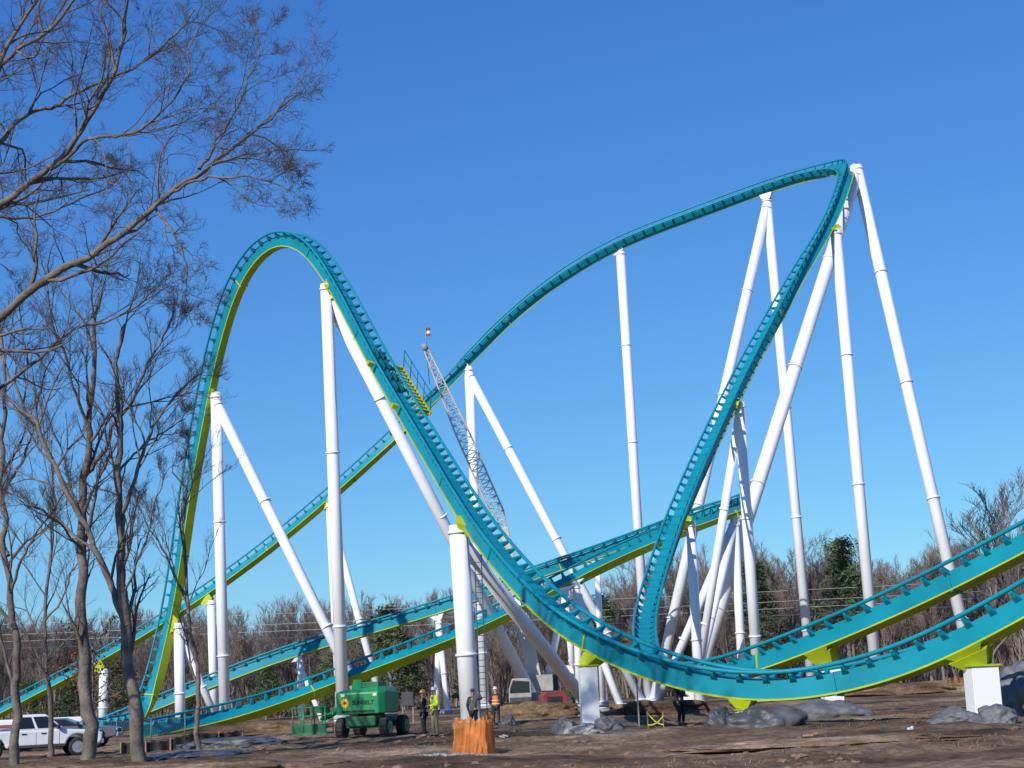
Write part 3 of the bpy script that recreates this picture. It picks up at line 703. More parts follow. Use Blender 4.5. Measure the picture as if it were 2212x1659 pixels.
# ------------------------------------------------------------------ orange barrier
b = GP(1024, 45)
ob = thing('safety_barrier', 'bright orange plastic mesh barrier wrapped round stakes in the centre foreground', 'barrier', b, .12)
mb = MB(); rng = random.Random(4); nn = 220; rows = 26
cx = [(-.52, -.40), (.26, -.48), (.55, -.02), (.44, .42), (-.42, .38)]
nc = len(cx)
for j in range(rows + 1):
    for i in range(nn):
        u = i / nn * nc; s_ = int(u); f = u - s_
        a, c = cx[s_], cx[(s_ + 1) % nc]; x = a[0] + (c[0] - a[0]) * f; y = a[1] + (c[1] - a[1]) * f
        t = j / rows; z = .98 * t; w_ = 2 * PI * i / nn; lx, ly_ = math.cos(w_), math.sin(w_)
        n = noise.noise((lx * 3.2, ly_ * 3.2, z * .8)) * .14 + noise.noise((lx * 9 + z * 1.5, ly_ * 9, z * 1.3)) * .085 + abs(noise.noise((lx * 17, ly_ * 17 + z * 3, z * 4))) * .06
        sag = .13 * math.sin(f * PI) * (.3 + .7 * t); k = 1 + n - sag + .10 * (1 - t) ** 2
        zz = z + (t ** 3) * (noise.noise((lx * 2.3, ly_ * 2.3, 0)) * .22 - .12 * math.sin(f * PI)) + .03 * noise.noise((x * 6, y * 6, z * 6))
        mb.v.append(Vector((x * k, y * k, zz)))
for j in range(rows):
    for i in range(nn):
        i2 = (i + 1) % nn; mb.f.append((j * nn + i, j * nn + i2, (j + 1) * nn + i2, (j + 1) * nn + i)); mb.sm.append(True)
mb.build('plastic_mesh', M['orange'], ob, world=False)
for x, y in cx:
    mb = MB(); mb.box((x * .95, y * .95, .48), (.04, .04, 1.04)); mb.build('stake', M['wood'], ob, world=False)
def fence_run(label, a, b_, hh, m, n=60):
    root = thing('safety_fence', label, 'fence', a); mb = MB()
    for i in range(n + 1):
        p = a.lerp(b_, i / n); z = hgt(p.x, p.y); w = .05 * math.sin(i * .9)
        mb.v += [Vector((p.x, p.y + w, z + .02)), Vector((p.x, p.y + w * 1.5, z + hh * (1 + .05 * math.sin(i * 1.7))))]
        if i: mb.f.append((2 * i - 2, 2 * i, 2 * i + 1, 2 * i - 1)); mb.sm.append(True)
    mb.build('fence_sheet', m, root)
    for i in range(0, n + 1, 12):
        p = a.lerp(b_, i / n); q = MB(); q.box((p.x, p.y - .09, hgt(p.x, p.y) + hh * .5), (.05, .05, hh * 1.25)); q.build('stake', M['wood'], root)
fence_run('black silt fence along the dirt behind the slender sapling', GP(262, 64), GP(525, 66), .55, M['black'])
fence_run('short run of orange safety fence in the right background', GP(2046, 116), GP(2092, 118), 1.0, M['orange'], 24)
ta, tb = GP(1400, 60), GP(1434, 59.5); ct = thing('caution_tape', 'sagging yellow caution tape tied between two stakes right of the central rocks', 'tape', ta)
for q in (ta, tb):
    mb = MB(); mb.box(q + Vector((0, 0, .3)), (.04, .04, .65)); mb.build('stake', M['wood'], ct)
mb = MB()
for r_ in range(2):
    z0, z1 = (.55, .12)[r_], (.15, .45)[r_]; b0 = len(mb.v)
    for i in range(17):
        t = i / 16; p = ta.lerp(tb, t) + Vector((0, -.04 - .02 * r_ + .05 * math.sin(i + r_), z0 + (z1 - z0) * t - .1 * math.sin(PI * t)))
        mb.v += [p, p + Vector((0, .02 * math.sin(i * 1.3), .05))]
        if i: o = b0 + 2 * i; mb.f.append((o - 2, o, o + 1, o - 1)); mb.sm.append(True)
mb.build('tape_ribbon', M['tape'], ct)
for k, (px, Y, m, lb, sz) in enumerate(((1967, 48, 'hatwhite', 'scrap of white paper litter on the right foreground dirt', .10), (1086, 57, 'grey', 'flat grey scrap on the dirt right of the orange barrier', .2), (1750, 47, 'wood', 'short piece of scrap timber on the right foreground dirt', .22))):
    c = GP(px, Y); mb = MB(); mb.box(c + Vector((0, 0, .04)), (sz * 1.6, sz, .05), Matrix.Rotation(k + .4, 3, 'Z') @ Matrix.Rotation(.2, 3, 'X')); mb.box(c + Vector((sz * .5, .02, .07)), (sz, sz * .7, .04), Matrix.Rotation(k * 2 + .9, 3, 'Z') @ Matrix.Rotation(-.3, 3, 'Y'))
    tag(mb.build('scrap', M[m]), lb, 'debris')

# ------------------------------------------------------------------ vehicles
def wheel(parent, x, y, r, w, side, nm='wheel', rim=M['steel']):
    mb = MB(); pr = [(0, r * .80), (.12 * w, r * .97), (.3 * w, r), (.7 * w, r), (.88 * w, r * .97), (w, r * .80)]
    n = 28; y0 = y - w / 2
    for q, rr in pr:
        for k in range(n): mb.v.append(Vector((x + rr * math.cos(2 * PI * k / n), y0 + q, r + rr * math.sin(2 * PI * k / n))))
    for i in range(5):
        for k in range(n): mb.f.append((i * n + k, i * n + (k + 1) % n, (i + 1) * n + (k + 1) % n, (i + 1) * n + k)); mb.sm.append(True)
    mb.f.append(tuple(range(n))); mb.f.append(tuple(range(5 * n, 6 * n))); mb.sm += [False] * 2
    t = mb.build(nm, M['black'], parent, world=False)
    mb = MB(); yo = y + side * w * .5
    mb.tube((x, yo - side * .05, r), (x, yo + side * .012, r), r * .62, n=24); mb.tube((x, yo, r), (x, yo + side * .035, r), r * .22, n=12)
    mb.build('rim', rim, t, world=False)
def pickup(label, loc, rz, body, suv=False):
    root = thing('pickup_truck' if not suv else 'parked_car', label, 'pickup truck' if not suv else 'car', loc, rz)
    wr, xf, xr = .40, 1.85, -1.72
    zc = 1.0 if not suv else .90
    poly = [(-2.88, .62)]
    for k in range(9): a = PI - PI * k / 8; poly.append((xr + .52 * math.cos(a), .46 + .50 * math.sin(a)))
    for k in range(9): a = PI - PI * k / 8; poly.append((xf + .52 * math.cos(a), .46 + .50 * math.sin(a)))
    poly += [(2.78, .50), (2.90, .62), (2.91, .90 * zc), (2.84, 1.02 * zc), (2.62, 1.10 * zc), (1.25, 1.20 * zc), (-2.88, 1.22 * zc)]
    mb = MB(); mb.extr(poly, -.97, .97); mb.build('body', body, root, world=False, bevel=.09)
    xb0, xb1, xt0, xt1 = (-.80, 1.32, -.60, .50) if not suv else (-2.4, 1.32, -1.5, .2)
    zb, zt, yb, yt = 1.19 * zc, (1.88 if not suv else 1.50), .93, .74
    mb = MB(); mb.hexa([(xb0, -yb, zb), (xb1, -yb, zb), (xb1, yb, zb), (xb0, yb, zb)], [(xt0, -yt, zt), (xt1, -yt, zt), (xt1, yt, zt), (xt0, yt, zt)])
    mb.build('cab', body, root, world=False, bevel=.09)
    def fx(x0, x1, v): return x0 + (x1 - x0) * v
    for sgn in (-1, 1):
        spans = ((.08, .40), (.46, .93)) if not suv else ((.06, .28), (.31, .58), (.62, .95))
        for u0, u1 in spans:
            vs = []
            for u, v in ((u0, .12), (u1, .12), (u1, .84), (u0, .84)):
                xx = fx(fx(xb0, xt0, v), fx(xb1, xt1, v), u); yy = sgn * (fx(yb, yt, v) + .006); zz = fx(zb, zt, v); vs.append(Vector((xx, yy, zz)))
            mb = MB(); mb.add(vs, [(0, 1, 2, 3)]); mb.build('side_window', M['glass'], root, world=False)
        mb = MB(); mb.box((1.0, sgn * 1.08, zb + .12), (.14, .22, .2)); mb.build('wing_mirror', M['black'], root, world=False, bevel=.03)
        for dx in (-.45, .38):
            mb = MB(); mb.box((dx, sgn * .985, 1.05 * zc), (.2, .03, .05)); mb.build('door_handle', M['black'], root, world=False)
        mb = MB(); mb.box((2.86, sgn * .74, .88 * zc), (.12, .36, .22)); mb.build('headlight', M['lamp'], root, world=False, bevel=.02)
        mb = MB(); mb.box((-2.88, sgn * .86, .96 * zc), (.06, .18, .34)); mb.build('tail_light', M['red'], root, world=False)
        for xw in (xf, xr): wheel(root, xw, sgn * .82, wr, .27, sgn)
        for dx in (-.78, .06, 1.05):
            mb = MB(); mb.box((dx, sgn * .9725, .83), (.014, .008, .5)); mb.build('door_seam', M['darkgrey'], root, world=False)
        mb = MB(); mb.box((.1, sgn * .98, .53), (2.4, .03, .10)); mb.build('side_step', M['darkgrey'], root, world=False)
    mb = MB(); vs = []
    for y, v in ((-.86, .10), (.86, .10), (.90, .86), (-.90, .86)): vs.append(Vector((fx(xb1, xt1, v) + .006, y * fx(yb, yt, v), fx(zb, zt, v))))
    mb.add(vs, [(0, 1, 2, 3)]); mb.build('windscreen', M['glass'], root, world=False)
    mb = MB(); vs = []
    for y, v in ((-.8, .2), (.8, .2), (.85, .85), (-.85, .85)): vs.append(Vector((fx(xb0, xt0, v) - .006, y * fx(yb, yt, v), fx(zb, zt, v))))
    mb.add(vs, [(3, 2, 1, 0)]); mb.build('rear_window', M['glass'], root, world=False)
    mb = MB(); mb.box((2.92, 0, .60), (.14, 1.86, .2)); mb.build('front_bumper', M['steel'], root, world=False, bevel=.03)
    mb = MB(); mb.box((2.905, 0, .86 * zc), (.04, 1.0, .22)); mb.build('grille', M['black'], root, world=False)
    mb = MB(); mb.box((-2.93, 0, .62), (.14, 1.8, .18)); mb.build('rear_bumper', M['steel'], root, world=False, bevel=.03)
    if not suv:
        mb = MB(); mb.box((-1.86, 0, 1.215), (1.80, 1.60, .02)); mb.build('cargo_bed', M['darkgrey'], root, world=False)
    mb = MB(); mb.box((0, 0, .52), (4.9, 1.5, .22)); mb.build('chassis', M['black'], root, world=False)
pickup('white pickup truck parked behind the bare trees at the left edge', GP(68, 73), .42, M['car_white'])
pickup('dark grey parked car in shade behind the white pickup, nose out between two trunks', GP(132, 84), .1, M['car_grey'], True)
b = GP(60, 100); tr = thing('box_trailer', 'low white box trailer with a red band behind the white pickup', 'trailer', b, .05)
mb = MB(); mb.box((0, 0, 1.05), (7.0, 2.2, 1.0)); mb.build('trailer_body', M['car_white'], tr, world=False, bevel=.05)
mb = MB(); mb.box((0, -1.105, 1.15), (6.9, .012, .2)); mb.build('red_band', M['red'], tr, world=False)
for x in (-.5, .5):
    for sgn in (-1, 1): wheel(tr, x - 1, sgn * 1.0, .38, .25, sgn)
mb = MB(); mb.box((4.1, 0, .6), (1.4, .12, .12)); mb.build('drawbar', M['darkgrey'], tr, world=False)

# --- green boom lift
def text_mesh(s_, size, m, parent, loc, rot, nm='lettering'):
    cu = bpy.data.curves.new('t', 'FONT'); cu.body = s_; cu.size = size; cu.extrude = .004; cu.align_x = 'CENTER'; cu.offset = .005
    o = bpy.data.objects.new('t', cu); COL.objects.link(o); bpy.context.view_layer.update()
    me = bpy.data.meshes.new_from_object(o.evaluated_get(bpy.context.evaluated_depsgraph_get()))
    bpy.data.objects.remove(o); me.materials.clear(); me.materials.append(m)
    q = bpy.data.objects.new(nm, me); COL.objects.link(q); q.parent = parent; q.location = loc; q.rotation_euler = rot
b = GP(802, 68); lf = thing('boom_lift', 'green self propelled boom lift with yellow sun emblem and lettering on its rear', 'boom lift', b, -.28)
mb = MB(); mb.box((0, .2, .72), (1.3, 2.7, .42)); mb.box((0, -.75, .55), (1.7, .25, .22)); mb.box((0, 1.15, .55), (1.7, .25, .22)); mb.build('chassis', M['green_dark'], lf, world=False, bevel=.04)
for x in (-.95, .95):
    for y in (-.78, 1.18):
        mt = MB(); n = 32; r, w = .45, .36; sgn = 1 if x > 0 else -1
        pr = [(0, r * .78), (.1 * w, r * .95), (.25 * w, r), (.75 * w, r), (.9 * w, r * .95), (w, r * .78)]
        for q, rr in pr:
            for k in range(n):
                r2 = rr * (1.0 if k % 2 else .95) if .15 * w < q < .85 * w else rr
                mt.v.append(Vector((x - w / 2 + q, y + r2 * math.cos(2 * PI * k / n), r + r2 * math.sin(2 * PI * k / n))))
        for i in range(5):
            for k in range(n): mt.f.append((i * n + k, i * n + (k + 1) % n, (i + 1) * n + (k + 1) % n, (i + 1) * n + k)); mt.sm.append(False)
        mt.f.append(tuple(range(n))); mt.f.append(tuple(range(5 * n, 6 * n))); mt.sm += [False, False]
        t = mt.build('wheel', M['black'], lf, world=False)
        mb = MB(); mb.tube((x + sgn * .14, y, r), (x + sgn * .2, y, r), .25, n=20); mb.tube((x + sgn * .2, y, r), (x + sgn * .23, y, r), .10, n=10); mb.build('rim', M['green'], t, world=False)
mb = MB(); mb.tube((0, .1, .93), (0, .1, 1.06), .55, n=28); mb.build('turntable', M['black'], lf, world=False)
# angular rear body: chamfered plan, sloping top
mb = MB(); plan = [(-1.08, .45), (-1.08, -1.05), (-.86, -1.33), (.86, -1.33), (1.08, -1.05), (1.08, .45)]
mb.v = [Vector((x, y, 1.0)) for x, y in plan] + [Vector((x, y, 1.86 - .05 * (y > 0))) for x, y in plan] + [Vector((x * .86, y * .82, 2.08 - .12 * (x < 0))) for x, y in plan]
for j in range(2):
    for i in range(6): mb.f.append((j * 6 + i, j * 6 + (i + 1) % 6, j * 6 + 6 + (i + 1) % 6, j * 6 + 6 + i)); mb.sm.append(False)
mb.f.append((5, 4, 3, 2, 1, 0)); mb.f.append((12, 13, 14, 15, 16, 17)); mb.sm += [False, False]
hood = mb.build('counterweight_body', M['green'], lf, world=False, bevel=.06)
mb = MB(); mb.box((0, -1.335, 1.12), (1.4, .03, .07)); mb.build('air_vent', M['black'], hood, world=False)
mb = MB(); mb.box((-1.085, -.3, 1.45), (.02, 1.0, .5)); mb.build('side_grille', M['green_dark'], hood, world=False)
for x in (-.66, .72):
    mb = MB(); mb.box((x, -1.335, 1.76), (.16, .02, .10)); mb.build('warning_label', M['stripe'], hood, world=False)
text_mesh('SUNBELT', .235, M['black'], lf, (.20, -1.342, 1.38), (PI / 2, 0, 0))
mb = MB()
for k in range(10):
    a = 2 * PI * k / 10; c = Vector((-.58, -1.34, 1.46))
    d = Vector((math.cos(a), 0, math.sin(a))); e = Vector((-math.sin(a), 0, math.cos(a)))
    mb.add([c + d * .06 - e * .035, c + d * .12 - e * .06, c + d * .20, c + d * .12 + e * .06, c + d * .06 + e * .035], [(0, 1, 2, 3, 4)])
mb.build('sun_emblem', M['yellow'], lf, world=False)
mb = MB(); mb.tube((-.58, -1.332, 1.46), (-.58, -1.346, 1.46), .06, n=16); mb.build('emblem_centre', M['hair'], lf, world=False)
mb = MB(); a, c = Vector((-.25, -.7, 2.18)), Vector((-1.6, 2.4, 1.95))
d = (c - a).normalized(); s_ = d.cross(Vector((0, 0, 1))).normalized(); u = s_.cross(d)
mb.box((a + c) / 2, (.34, (c - a).length, .40), Matrix((s_, d, u)).transposed()); mb.build('boom', M['green'], lf, world=False, bevel=.02)
mb = MB(); e = Vector((-2.1, -.1, .85)); mb.path([c, Vector((-2.0, 2.4, 1.5)), Vector((-2.2, 1.2, 1.0)), e], [.15, .14, .12, .11], 8, True); mb.build('jib', M['green'], lf, world=False)
mb = MB(); mb.box((.35, -.4, 2.16), (.7, .9, .22)); mb.tube((.45, -.2, 2.2), (.45, -.2, 2.5), .05, n=10); mb.build('engine_cover', M['green_dark'], lf, world=False, bevel=.03)
mb = MB(); bx, by, bz = -2.25, -.75, .30
mb.box((bx, by, bz), (1.5, .85, .06))
for x in (-.72, -.24, .24, .72):
    for y in (-.4, .4): mb.tube((bx + x, by + y, bz), (bx + x, by + y, bz + 1.05), .024, n=6)
for z in (.35, .7, 1.05):
    for y in (-.4, .4): mb.tube((bx - .72, by + y, bz + z), (bx + .72, by + y, bz + z), .024, n=6)
    for x in (-.72, .72): mb.tube((bx + x, by - .4, bz + z), (bx + x, by + .4, bz + z), .024, n=6)
bk = mb.build('platform_basket', M['green'], lf, world=False)
mb = MB(); mb.box((bx + .3, by + .3, bz + .95), (.6, .2, .3)); mb.build('control_box', M['green_dark'], bk, world=False, bevel=.02)
mb = MB(); mb.box((bx, by - .40, bz + .2), (1.42, .02, .36)); mb.build('kick_panel', M['green_dark'], bk, world=False)

# --- mobile crane
b = GP(1150, 112); cr = thing('mobile_crane', 'cream mobile crane with a long lattice jib rising behind the left hill drop', 'crane', b, 0)
def cb(nm, c, s_, m, bev=.04):
    mb = MB(); mb.box(c, s_); return mb.build(nm, m, cr, world=False, bevel=bev)
cb('carrier', (.6, 1.5, 1.0), (2.6, 9.0, .6), M['dust']); cb('counterweight', (.7, 3.4, 1.9), (2.4, 1.4, 1.1), M['darkgrey']); cb('upper_house', (.6, 1.6, 1.9), (1.8, 2.6, 1.1), M['dust'])
mb = MB(); mb.extr([(-.75, .7), (.75, .7), (.75, 2.1), (.45, 2.25), (-.5, 2.25), (-.75, 1.6)], -4.0, -2.4)
for v in mb.v: v.x -= .75
cb_o = mb.build('cab', M['dust'], cr, world=False, bevel=.06)
mb = MB(); mb.add([Vector((-1.42, -4.006, 1.3)), Vector((-.12, -4.006, 1.3)), Vector((-.12, -4.006, 2.02)), Vector((-1.2, -4.006, 2.14)), Vector((-1.40, -4.006, 1.6))], [(0, 1, 2, 3, 4)]); mb.build('cab_window', M['glass'], cb_o, world=False)
mb = MB(); mb.box((-.75, -4.02, .9), (1.4, .06, .25)); mb.build('cab_bumper', M['darkgrey'], cb_o, world=False)
for y in (-3.2, -1.6, 2.6, 4.2):
    for x, sgn in ((-.7, -1), (1.9, 1)):
        mb = MB(); mb.tube((x - .2, y, .55), (x + .2, y, .55), .55, n=24); w_ = mb.build('wheel', M['black'], cr, world=False)
        mb = MB(); mb.tube((x + sgn * .2, y, .55), (x + sgn * .23, y, .55), .3, n=16); mb.build('rim', M['grey'], w_, world=False)
L0 = wloc(cr); B0 = P(1160, 1490, 113.5) - L0; B1 = P(1088, 1140, 112) - L0; J1 = P(921, 757, 110) - L0
for k, (f0, f1, w_) in enumerate(((0, .45, .95), (.42, .75, .78), (.72, 1.0, .62))):
    a, c = B0.lerp(B1, f0), B0.lerp(B1, f1); d = (c - a).normalized(); s_ = d.cross(Vector((0, 1, 0))).normalized(); u = s_.cross(d)
    mb = MB(); mb.box((a + c) / 2, (w_, (c - a).length, w_), Matrix((s_, d, u)).transposed()); mb.build('boom_section', M['cream'], cr, world=False, bevel=.05)
d = (J1 - B1).normalized(); s_ = d.cross(Vector((0, 1, 0))).normalized(); u = s_.cross(d); LL = (J1 - B1).length
def jw(t): return .46 * min(1, t * 9 + .35) * (1 if t < .55 else 1 - .68 * (t - .55) / .45)
mb = MB(); nb = 24; cor = []
for k in range(nb + 1):
    t = k / nb; w_ = jw(t); p = B1 + d * LL * t; cor.append([p + s_ * x * w_ + u * y * w_ for x, y in ((-1, -1), (1, -1), (1, 1), (-1, 1))])
for q in range(4): mb.path([c[q] for c in cor], [.055] * (nb + 1), 6)
for k in range(nb):
    for q in range(4):
        q2 = (q + 1) % 4
        if k % 2: mb.tube(cor[k][q], cor[k + 1][q2], .028, n=4, cap=False)
        else: mb.tube(cor[k][q2], cor[k + 1][q], .028, n=4, cap=False)
        mb.tube(cor[k][q], cor[k][q2], .028, n=4, cap=False)
mb.build('lattice_jib', M['cream'], cr, world=False)
mb = MB(); mb.tube(J1, J1 + d * .5, .2, n=10); mb.build('jib_head', M['grey'], cr, world=False)
fp = P(921, 742, 110) - L0; ft = P(919, 708, 110) - L0
mb = MB(); mb.tube(fp - Vector((0, 0, .5)), ft, .03, n=6); mb.build('flag_pole', M['grey'], cr, world=False)
for z0, z1, m, nm in ((0, .22, M['red'], 'flag_stripe'), (.22, .42, M['car_white'], 'flag_stripe'), (.42, .62, M['red'], 'flag_stripe')):
    mb = MB()
    for i in range(7):
        x = i * .055; y = .05 * math.sin(i * 1.1); mb.v += [ft + Vector((x, y, -z0)), ft + Vector((x, y, -z1))]
        if i: mb.f.append((2 * i - 2, 2 * i, 2 * i + 1, 2 * i - 1)); mb.sm.append(True)
    mb.build(nm, m, cr, world=False)
mb = MB(); mb.tube(J1, P(928, 830, 109.8) - L0, .025, n=5); mb.build('hoist_cable', M['darkgrey'], cr, world=False)
b = GP(1196, 106); co = thing('compressor_trailer', 'dull red towed compressor between the crane cab and the central pier', 'compressor', b, .2)
mb = MB(); mb.extr([(-.85, .5), (.85, .5), (.85, 1.1), (.6, 1.35), (-.6, 1.35), (-.85, 1.1)], -.6, .6); mb.build('hood', M['red'], co, world=False, bevel=.06)
mb = MB(); mb.box((0, -.61, .85), (1.0, .02, .35)); mb.build('air_vent', M['black'], co, world=False)
for sgn in (-1, 1): wheel(co, 0, sgn * .68, .33, .2, sgn)
mb = MB(); mb.box((1.4, 0, .5), (1.1, .1, .1)); mb.build('drawbar', M['darkgrey'], co, world=False)
b = GP(1345, 92); pa = thing('pallet_stack', 'small stack of wooden pallets behind the central rocks', 'pallets', b, .3)
for k in range(4):
    mb = MB(); z = k * .15
    for i in range(6): mb.box((-.5 + i * .2, 0, z + .13), (.12, 1.0, .02))
    for y in (-.45, 0, .45): mb.box((0, y, z + .06), (1.15, .09, .115))
    mb.build('pallet', M['wood'], pa, world=False)
b = GP(1381, 64); mb = MB(); mb.box(b + Vector((0, 0, .9)), (.05, .05, 1.9)); mb.box(b + Vector((0, -.02, 1.75)), (.09, .012, .12))
tag(mb.build('survey_stake', M['grey']), 'thin grey survey stake right of the central pier', 'stake')
b = GP(882, 96); ec = thing('electrical_cabinet', 'grey electrical cabinet on posts right of the green boom lift', 'cabinet', b)
mb = MB(); mb.box((0, 0, 1.35), (.7, .3, .8)); mb.build('cabinet_box', M['darkgrey'], ec, world=False, bevel=.02)
mb = MB(); mb.box((.02, -.155, 1.35), (.6, .015, .7)); mb.build('cabinet_door', M['darkgrey'], ec, world=False)
for x in (-.3, .3):
    mb = MB(); mb.box((x, 0, .55), (.08, .08, 1.1)); mb.build('post', M['wood'], ec, world=False)
a, c = GP(20, 92), GP(400, 96); cf = thing('chain_link_fence', 'low grey chain link fence behind the pickup and left trees', 'fence', a)
mb = MB(); n = 70
for i in range(n):
    p = a.lerp(c, i / n); p.z = hgt(p.x, p.y); q = a.lerp(c, (i + 1) / n); q.z = hgt(q.x, q.y)
    mb.tube(p + Vector((0, 0, .05)), q + Vector((0, 0, 1.2)), .003, n=3, cap=False); mb.tube(q + Vector((0, 0, .05)), p + Vector((0, 0, 1.2)), .003, n=3, cap=False); mb.tube(p + Vector((0, 0, 1.22)), q + Vector((0, 0, 1.22)), .016, n=5, cap=False)
mb.build('mesh_panel', M['fence'], cf)
for i in range(0, n + 1, 14):
    p = a.lerp(c, i / n); p.z = hgt(p.x, p.y); mb = MB(); mb.tube(p, p + Vector((0, 0, 1.3)), .03, n=8); mb.build('fence_post', M['fence'], cf)

# ------------------------------------------------------------------ people
def skin(name, verts, edges, m, parent, sub=2, root=0):
    me = bpy.data.meshes.new(name); me.from_pydata([v[0] for v in verts], edges, []); me.materials.append(m)
    o = bpy.data.objects.new(name, me); COL.objects.link(o); o.parent = parent
    o.modifiers.new('skin', 'SKIN')
    sd = me.skin_vertices[0].data
    for i, v in enumerate(verts):
        r = v[1]; sd[i].radius = r if isinstance(r, tuple) else (r, r); sd[i].use_root = (i == root)
    md = o.modifiers.new('sub', 'SUBSURF'); md.levels = sub; md.render_levels = sub
    return o
def person(label, loc, rz, L, R_, top, legs, hat=None, vest=None, lean=0, head=(0, 0)):
    root = thing('person', label, 'person', loc, rz)
    arms = {'down': ((.25, .03, 1.14), (.25, -.07, .90)), 'hip': ((.37, .10, 1.16), (.20, -.14, 1.02)), 'up': ((.28, -.22, 1.38), (.13, -.24, 1.60)), 'front': ((.25, -.02, 1.13), (.12, -.27, 1.12)), 'pocket': ((.29, .08, 1.15), (.2, -.06, .95))}
    ly = lambda z: -lean * max(0, z - .95)
    J = {}
    def j(k, x, y, z, r): J[k] = (Vector((x, y + ly(z), z)), r)
    j('pel', 0, 0, .95, (.135, .10)); j('sp', 0, 0, 1.15, (.13, .095)); j('ch', 0, .005, 1.34, (.155, .105)); j('nk', 0, .01, 1.49, .055)
    j('h0', head[0] * .3, -.015 + head[1] * .3, 1.57, (.062, .07)); j('h1', head[0] * .7, -.01 + head[1] * .7, 1.645, (.074, .092)); j('h2', head[0], .0 + head[1], 1.715, (.06, .075))
    j('no', head[0] * .6, -.115 + head[1], 1.625, .014); j('e0', head[0] * .6 + .083, .01, 1.635, .014); j('e1', head[0] * .6 - .083, .01, 1.635, .014)
    order = ['pel', 'sp', 'ch', 'nk', 'h0', 'h1', 'h2', 'no', 'e0', 'e1']; E = [('pel', 'sp'), ('sp', 'ch'), ('ch', 'nk'), ('nk', 'h0'), ('h0', 'h1'), ('h1', 'h2'), ('h1', 'no'), ('h1', 'e0'), ('h1', 'e1')]
    for sx, arm in ((-1, L), (1, R_)):
        e, w = arms[arm]; s_ = str(sx)
        j('sh' + s_, sx * .175, 0, 1.425, .062); j('el' + s_, sx * e[0], e[1], e[2], .043); j('wr' + s_, sx * w[0], w[1], w[2], .028)
        d = (J['wr' + s_][0] - J['el' + s_][0]).normalized(); sd = Vector((0, 1, 0)) - d * d.y
        sd = sd.normalized() if sd.length > .1 else Vector((0, 0, 1)); nm = d.cross(sd)
        pw = J['wr' + s_][0]
        J['pa' + s_] = (pw + d * .075, (.036, .02)); order += ['sh' + s_, 'el' + s_, 'wr' + s_, 'pa' + s_]
        E += [('ch', 'sh' + s_), ('sh' + s_, 'el' + s_), ('el' + s_, 'wr' + s_), ('wr' + s_, 'pa' + s_)]
        for f in range(4):
            o1 = pw + d * .115 + sd * (.027 - f * .018); ln = (.03, .036, .033, .025)[f]
            J['f%d' % f + s_] = (o1, .009); J['g%d' % f + s_] = (o1 + d * ln + nm * .012, .0085); J['k%d' % f + s_] = (o1 + d * ln * 1.6 + nm * .03, .0075)
            order += ['f%d' % f + s_, 'g%d' % f + s_, 'k%d' % f + s_]; E += [('pa' + s_, 'f%d' % f + s_), ('f%d' % f + s_, 'g%d' % f + s_), ('g%d' % f + s_, 'k%d' % f + s_)]
        J['t0' + s_] = (pw + d * .05 + sd * .045, .011); J['t1' + s_] = (pw + d * .085 + sd * .062 + nm * .012, .009); order += ['t0' + s_, 't1' + s_]; E += [('wr' + s_, 't0' + s_), ('t0' + s_, 't1' + s_)]
        j('hp' + s_, sx * .095, 0, .88, .088); j('kn' + s_, sx * .12, -.02, .48, .056); j('an' + s_, sx * .13, .02, .09, .04); j('to' + s_, sx * .15, -.15, .04, .036)
        order += ['hp' + s_, 'kn' + s_, 'an' + s_, 'to' + s_]; E += [('pel', 'hp' + s_), ('hp' + s_, 'kn' + s_), ('kn' + s_, 'an' + s_), ('an' + s_, 'to' + s_)]
    ix = {k: i for i, k in enumerate(order)}
    skin('body', [J[k] for k in order], [(ix[a], ix[b_]) for a, b_ in E], M['skin'], root)
    def grow_r(r, a): return (r[0] + a, r[1] + a) if isinstance(r, tuple) else r + a
    def cloth(nm, keys, edges, m, a, repl={}):
        vs = [(repl[k] if k in repl else (J[k][0], grow_r(J[k][1], a))) for k in keys]; iy = {k: i for i, k in enumerate(keys)}
        skin(nm, vs, [(iy[x], iy[y]) for x, y in edges], m, root)
    hem = (Vector((0, ly(.86), .84)), (.165, .125))
    cloth('jacket', ['sp', 'hem', 'ch', 'nk', 'sh-1', 'el-1', 'wr-1', 'sh1', 'el1', 'wr1'], [('hem', 'sp'), ('sp', 'ch'), ('ch', 'nk'), ('ch', 'sh-1'), ('sh-1', 'el-1'), ('el-1', 'wr-1'), ('ch', 'sh1'), ('sh1', 'el1'), ('el1', 'wr1')], top, .022,
          {'hem': hem, 'nk': (J['nk'][0] - Vector((0, 0, .03)), .07)})
    cloth('trousers', ['pel', 'hp-1', 'kn-1', 'an-1', 'hp1', 'kn1', 'an1'], [('pel', 'hp-1'), ('hp-1', 'kn-1'), ('kn-1', 'an-1'), ('pel', 'hp1'), ('hp1', 'kn1'), ('kn1', 'an1')], legs, .018, {'an-1': (J['an-1'][0] + Vector((0, 0, .02)), .062), 'an1': (J['an1'][0] + Vector((0, 0, .02)), .062)})
    for sx in ('-1', '1'): skin('boot', [(J['an' + sx][0], .055), (J['an' + sx][0] + Vector((0, .03, -.04)), .05), (J['to' + sx][0], .046)], [(0, 1), (1, 2)], M['boot'], root)
    if vest:
        skin('vest', [(Vector((0, ly(1.1), 1.12)), (.175, .135)), (Vector((0, ly(.9), .93)), (.175, .135)), (Vector((0, ly(1.3) + .005, 1.33)), (.20, .145)), (Vector((0, ly(1.42) + .01, 1.43)), (.16, .10))], [(0, 1), (0, 2), (2, 3)], vest, root)
        for z in (1.02, 1.18):
            mb = MB(); q = []
            for k in range(25): a = 2 * PI * k / 24; q.append(Vector((.185 * math.cos(a), ly(z) + .142 * math.sin(a), z)))
            mb.path(q, [.022] * 25, 5); mb.build('reflective_band', M['stripe'], root, world=False)
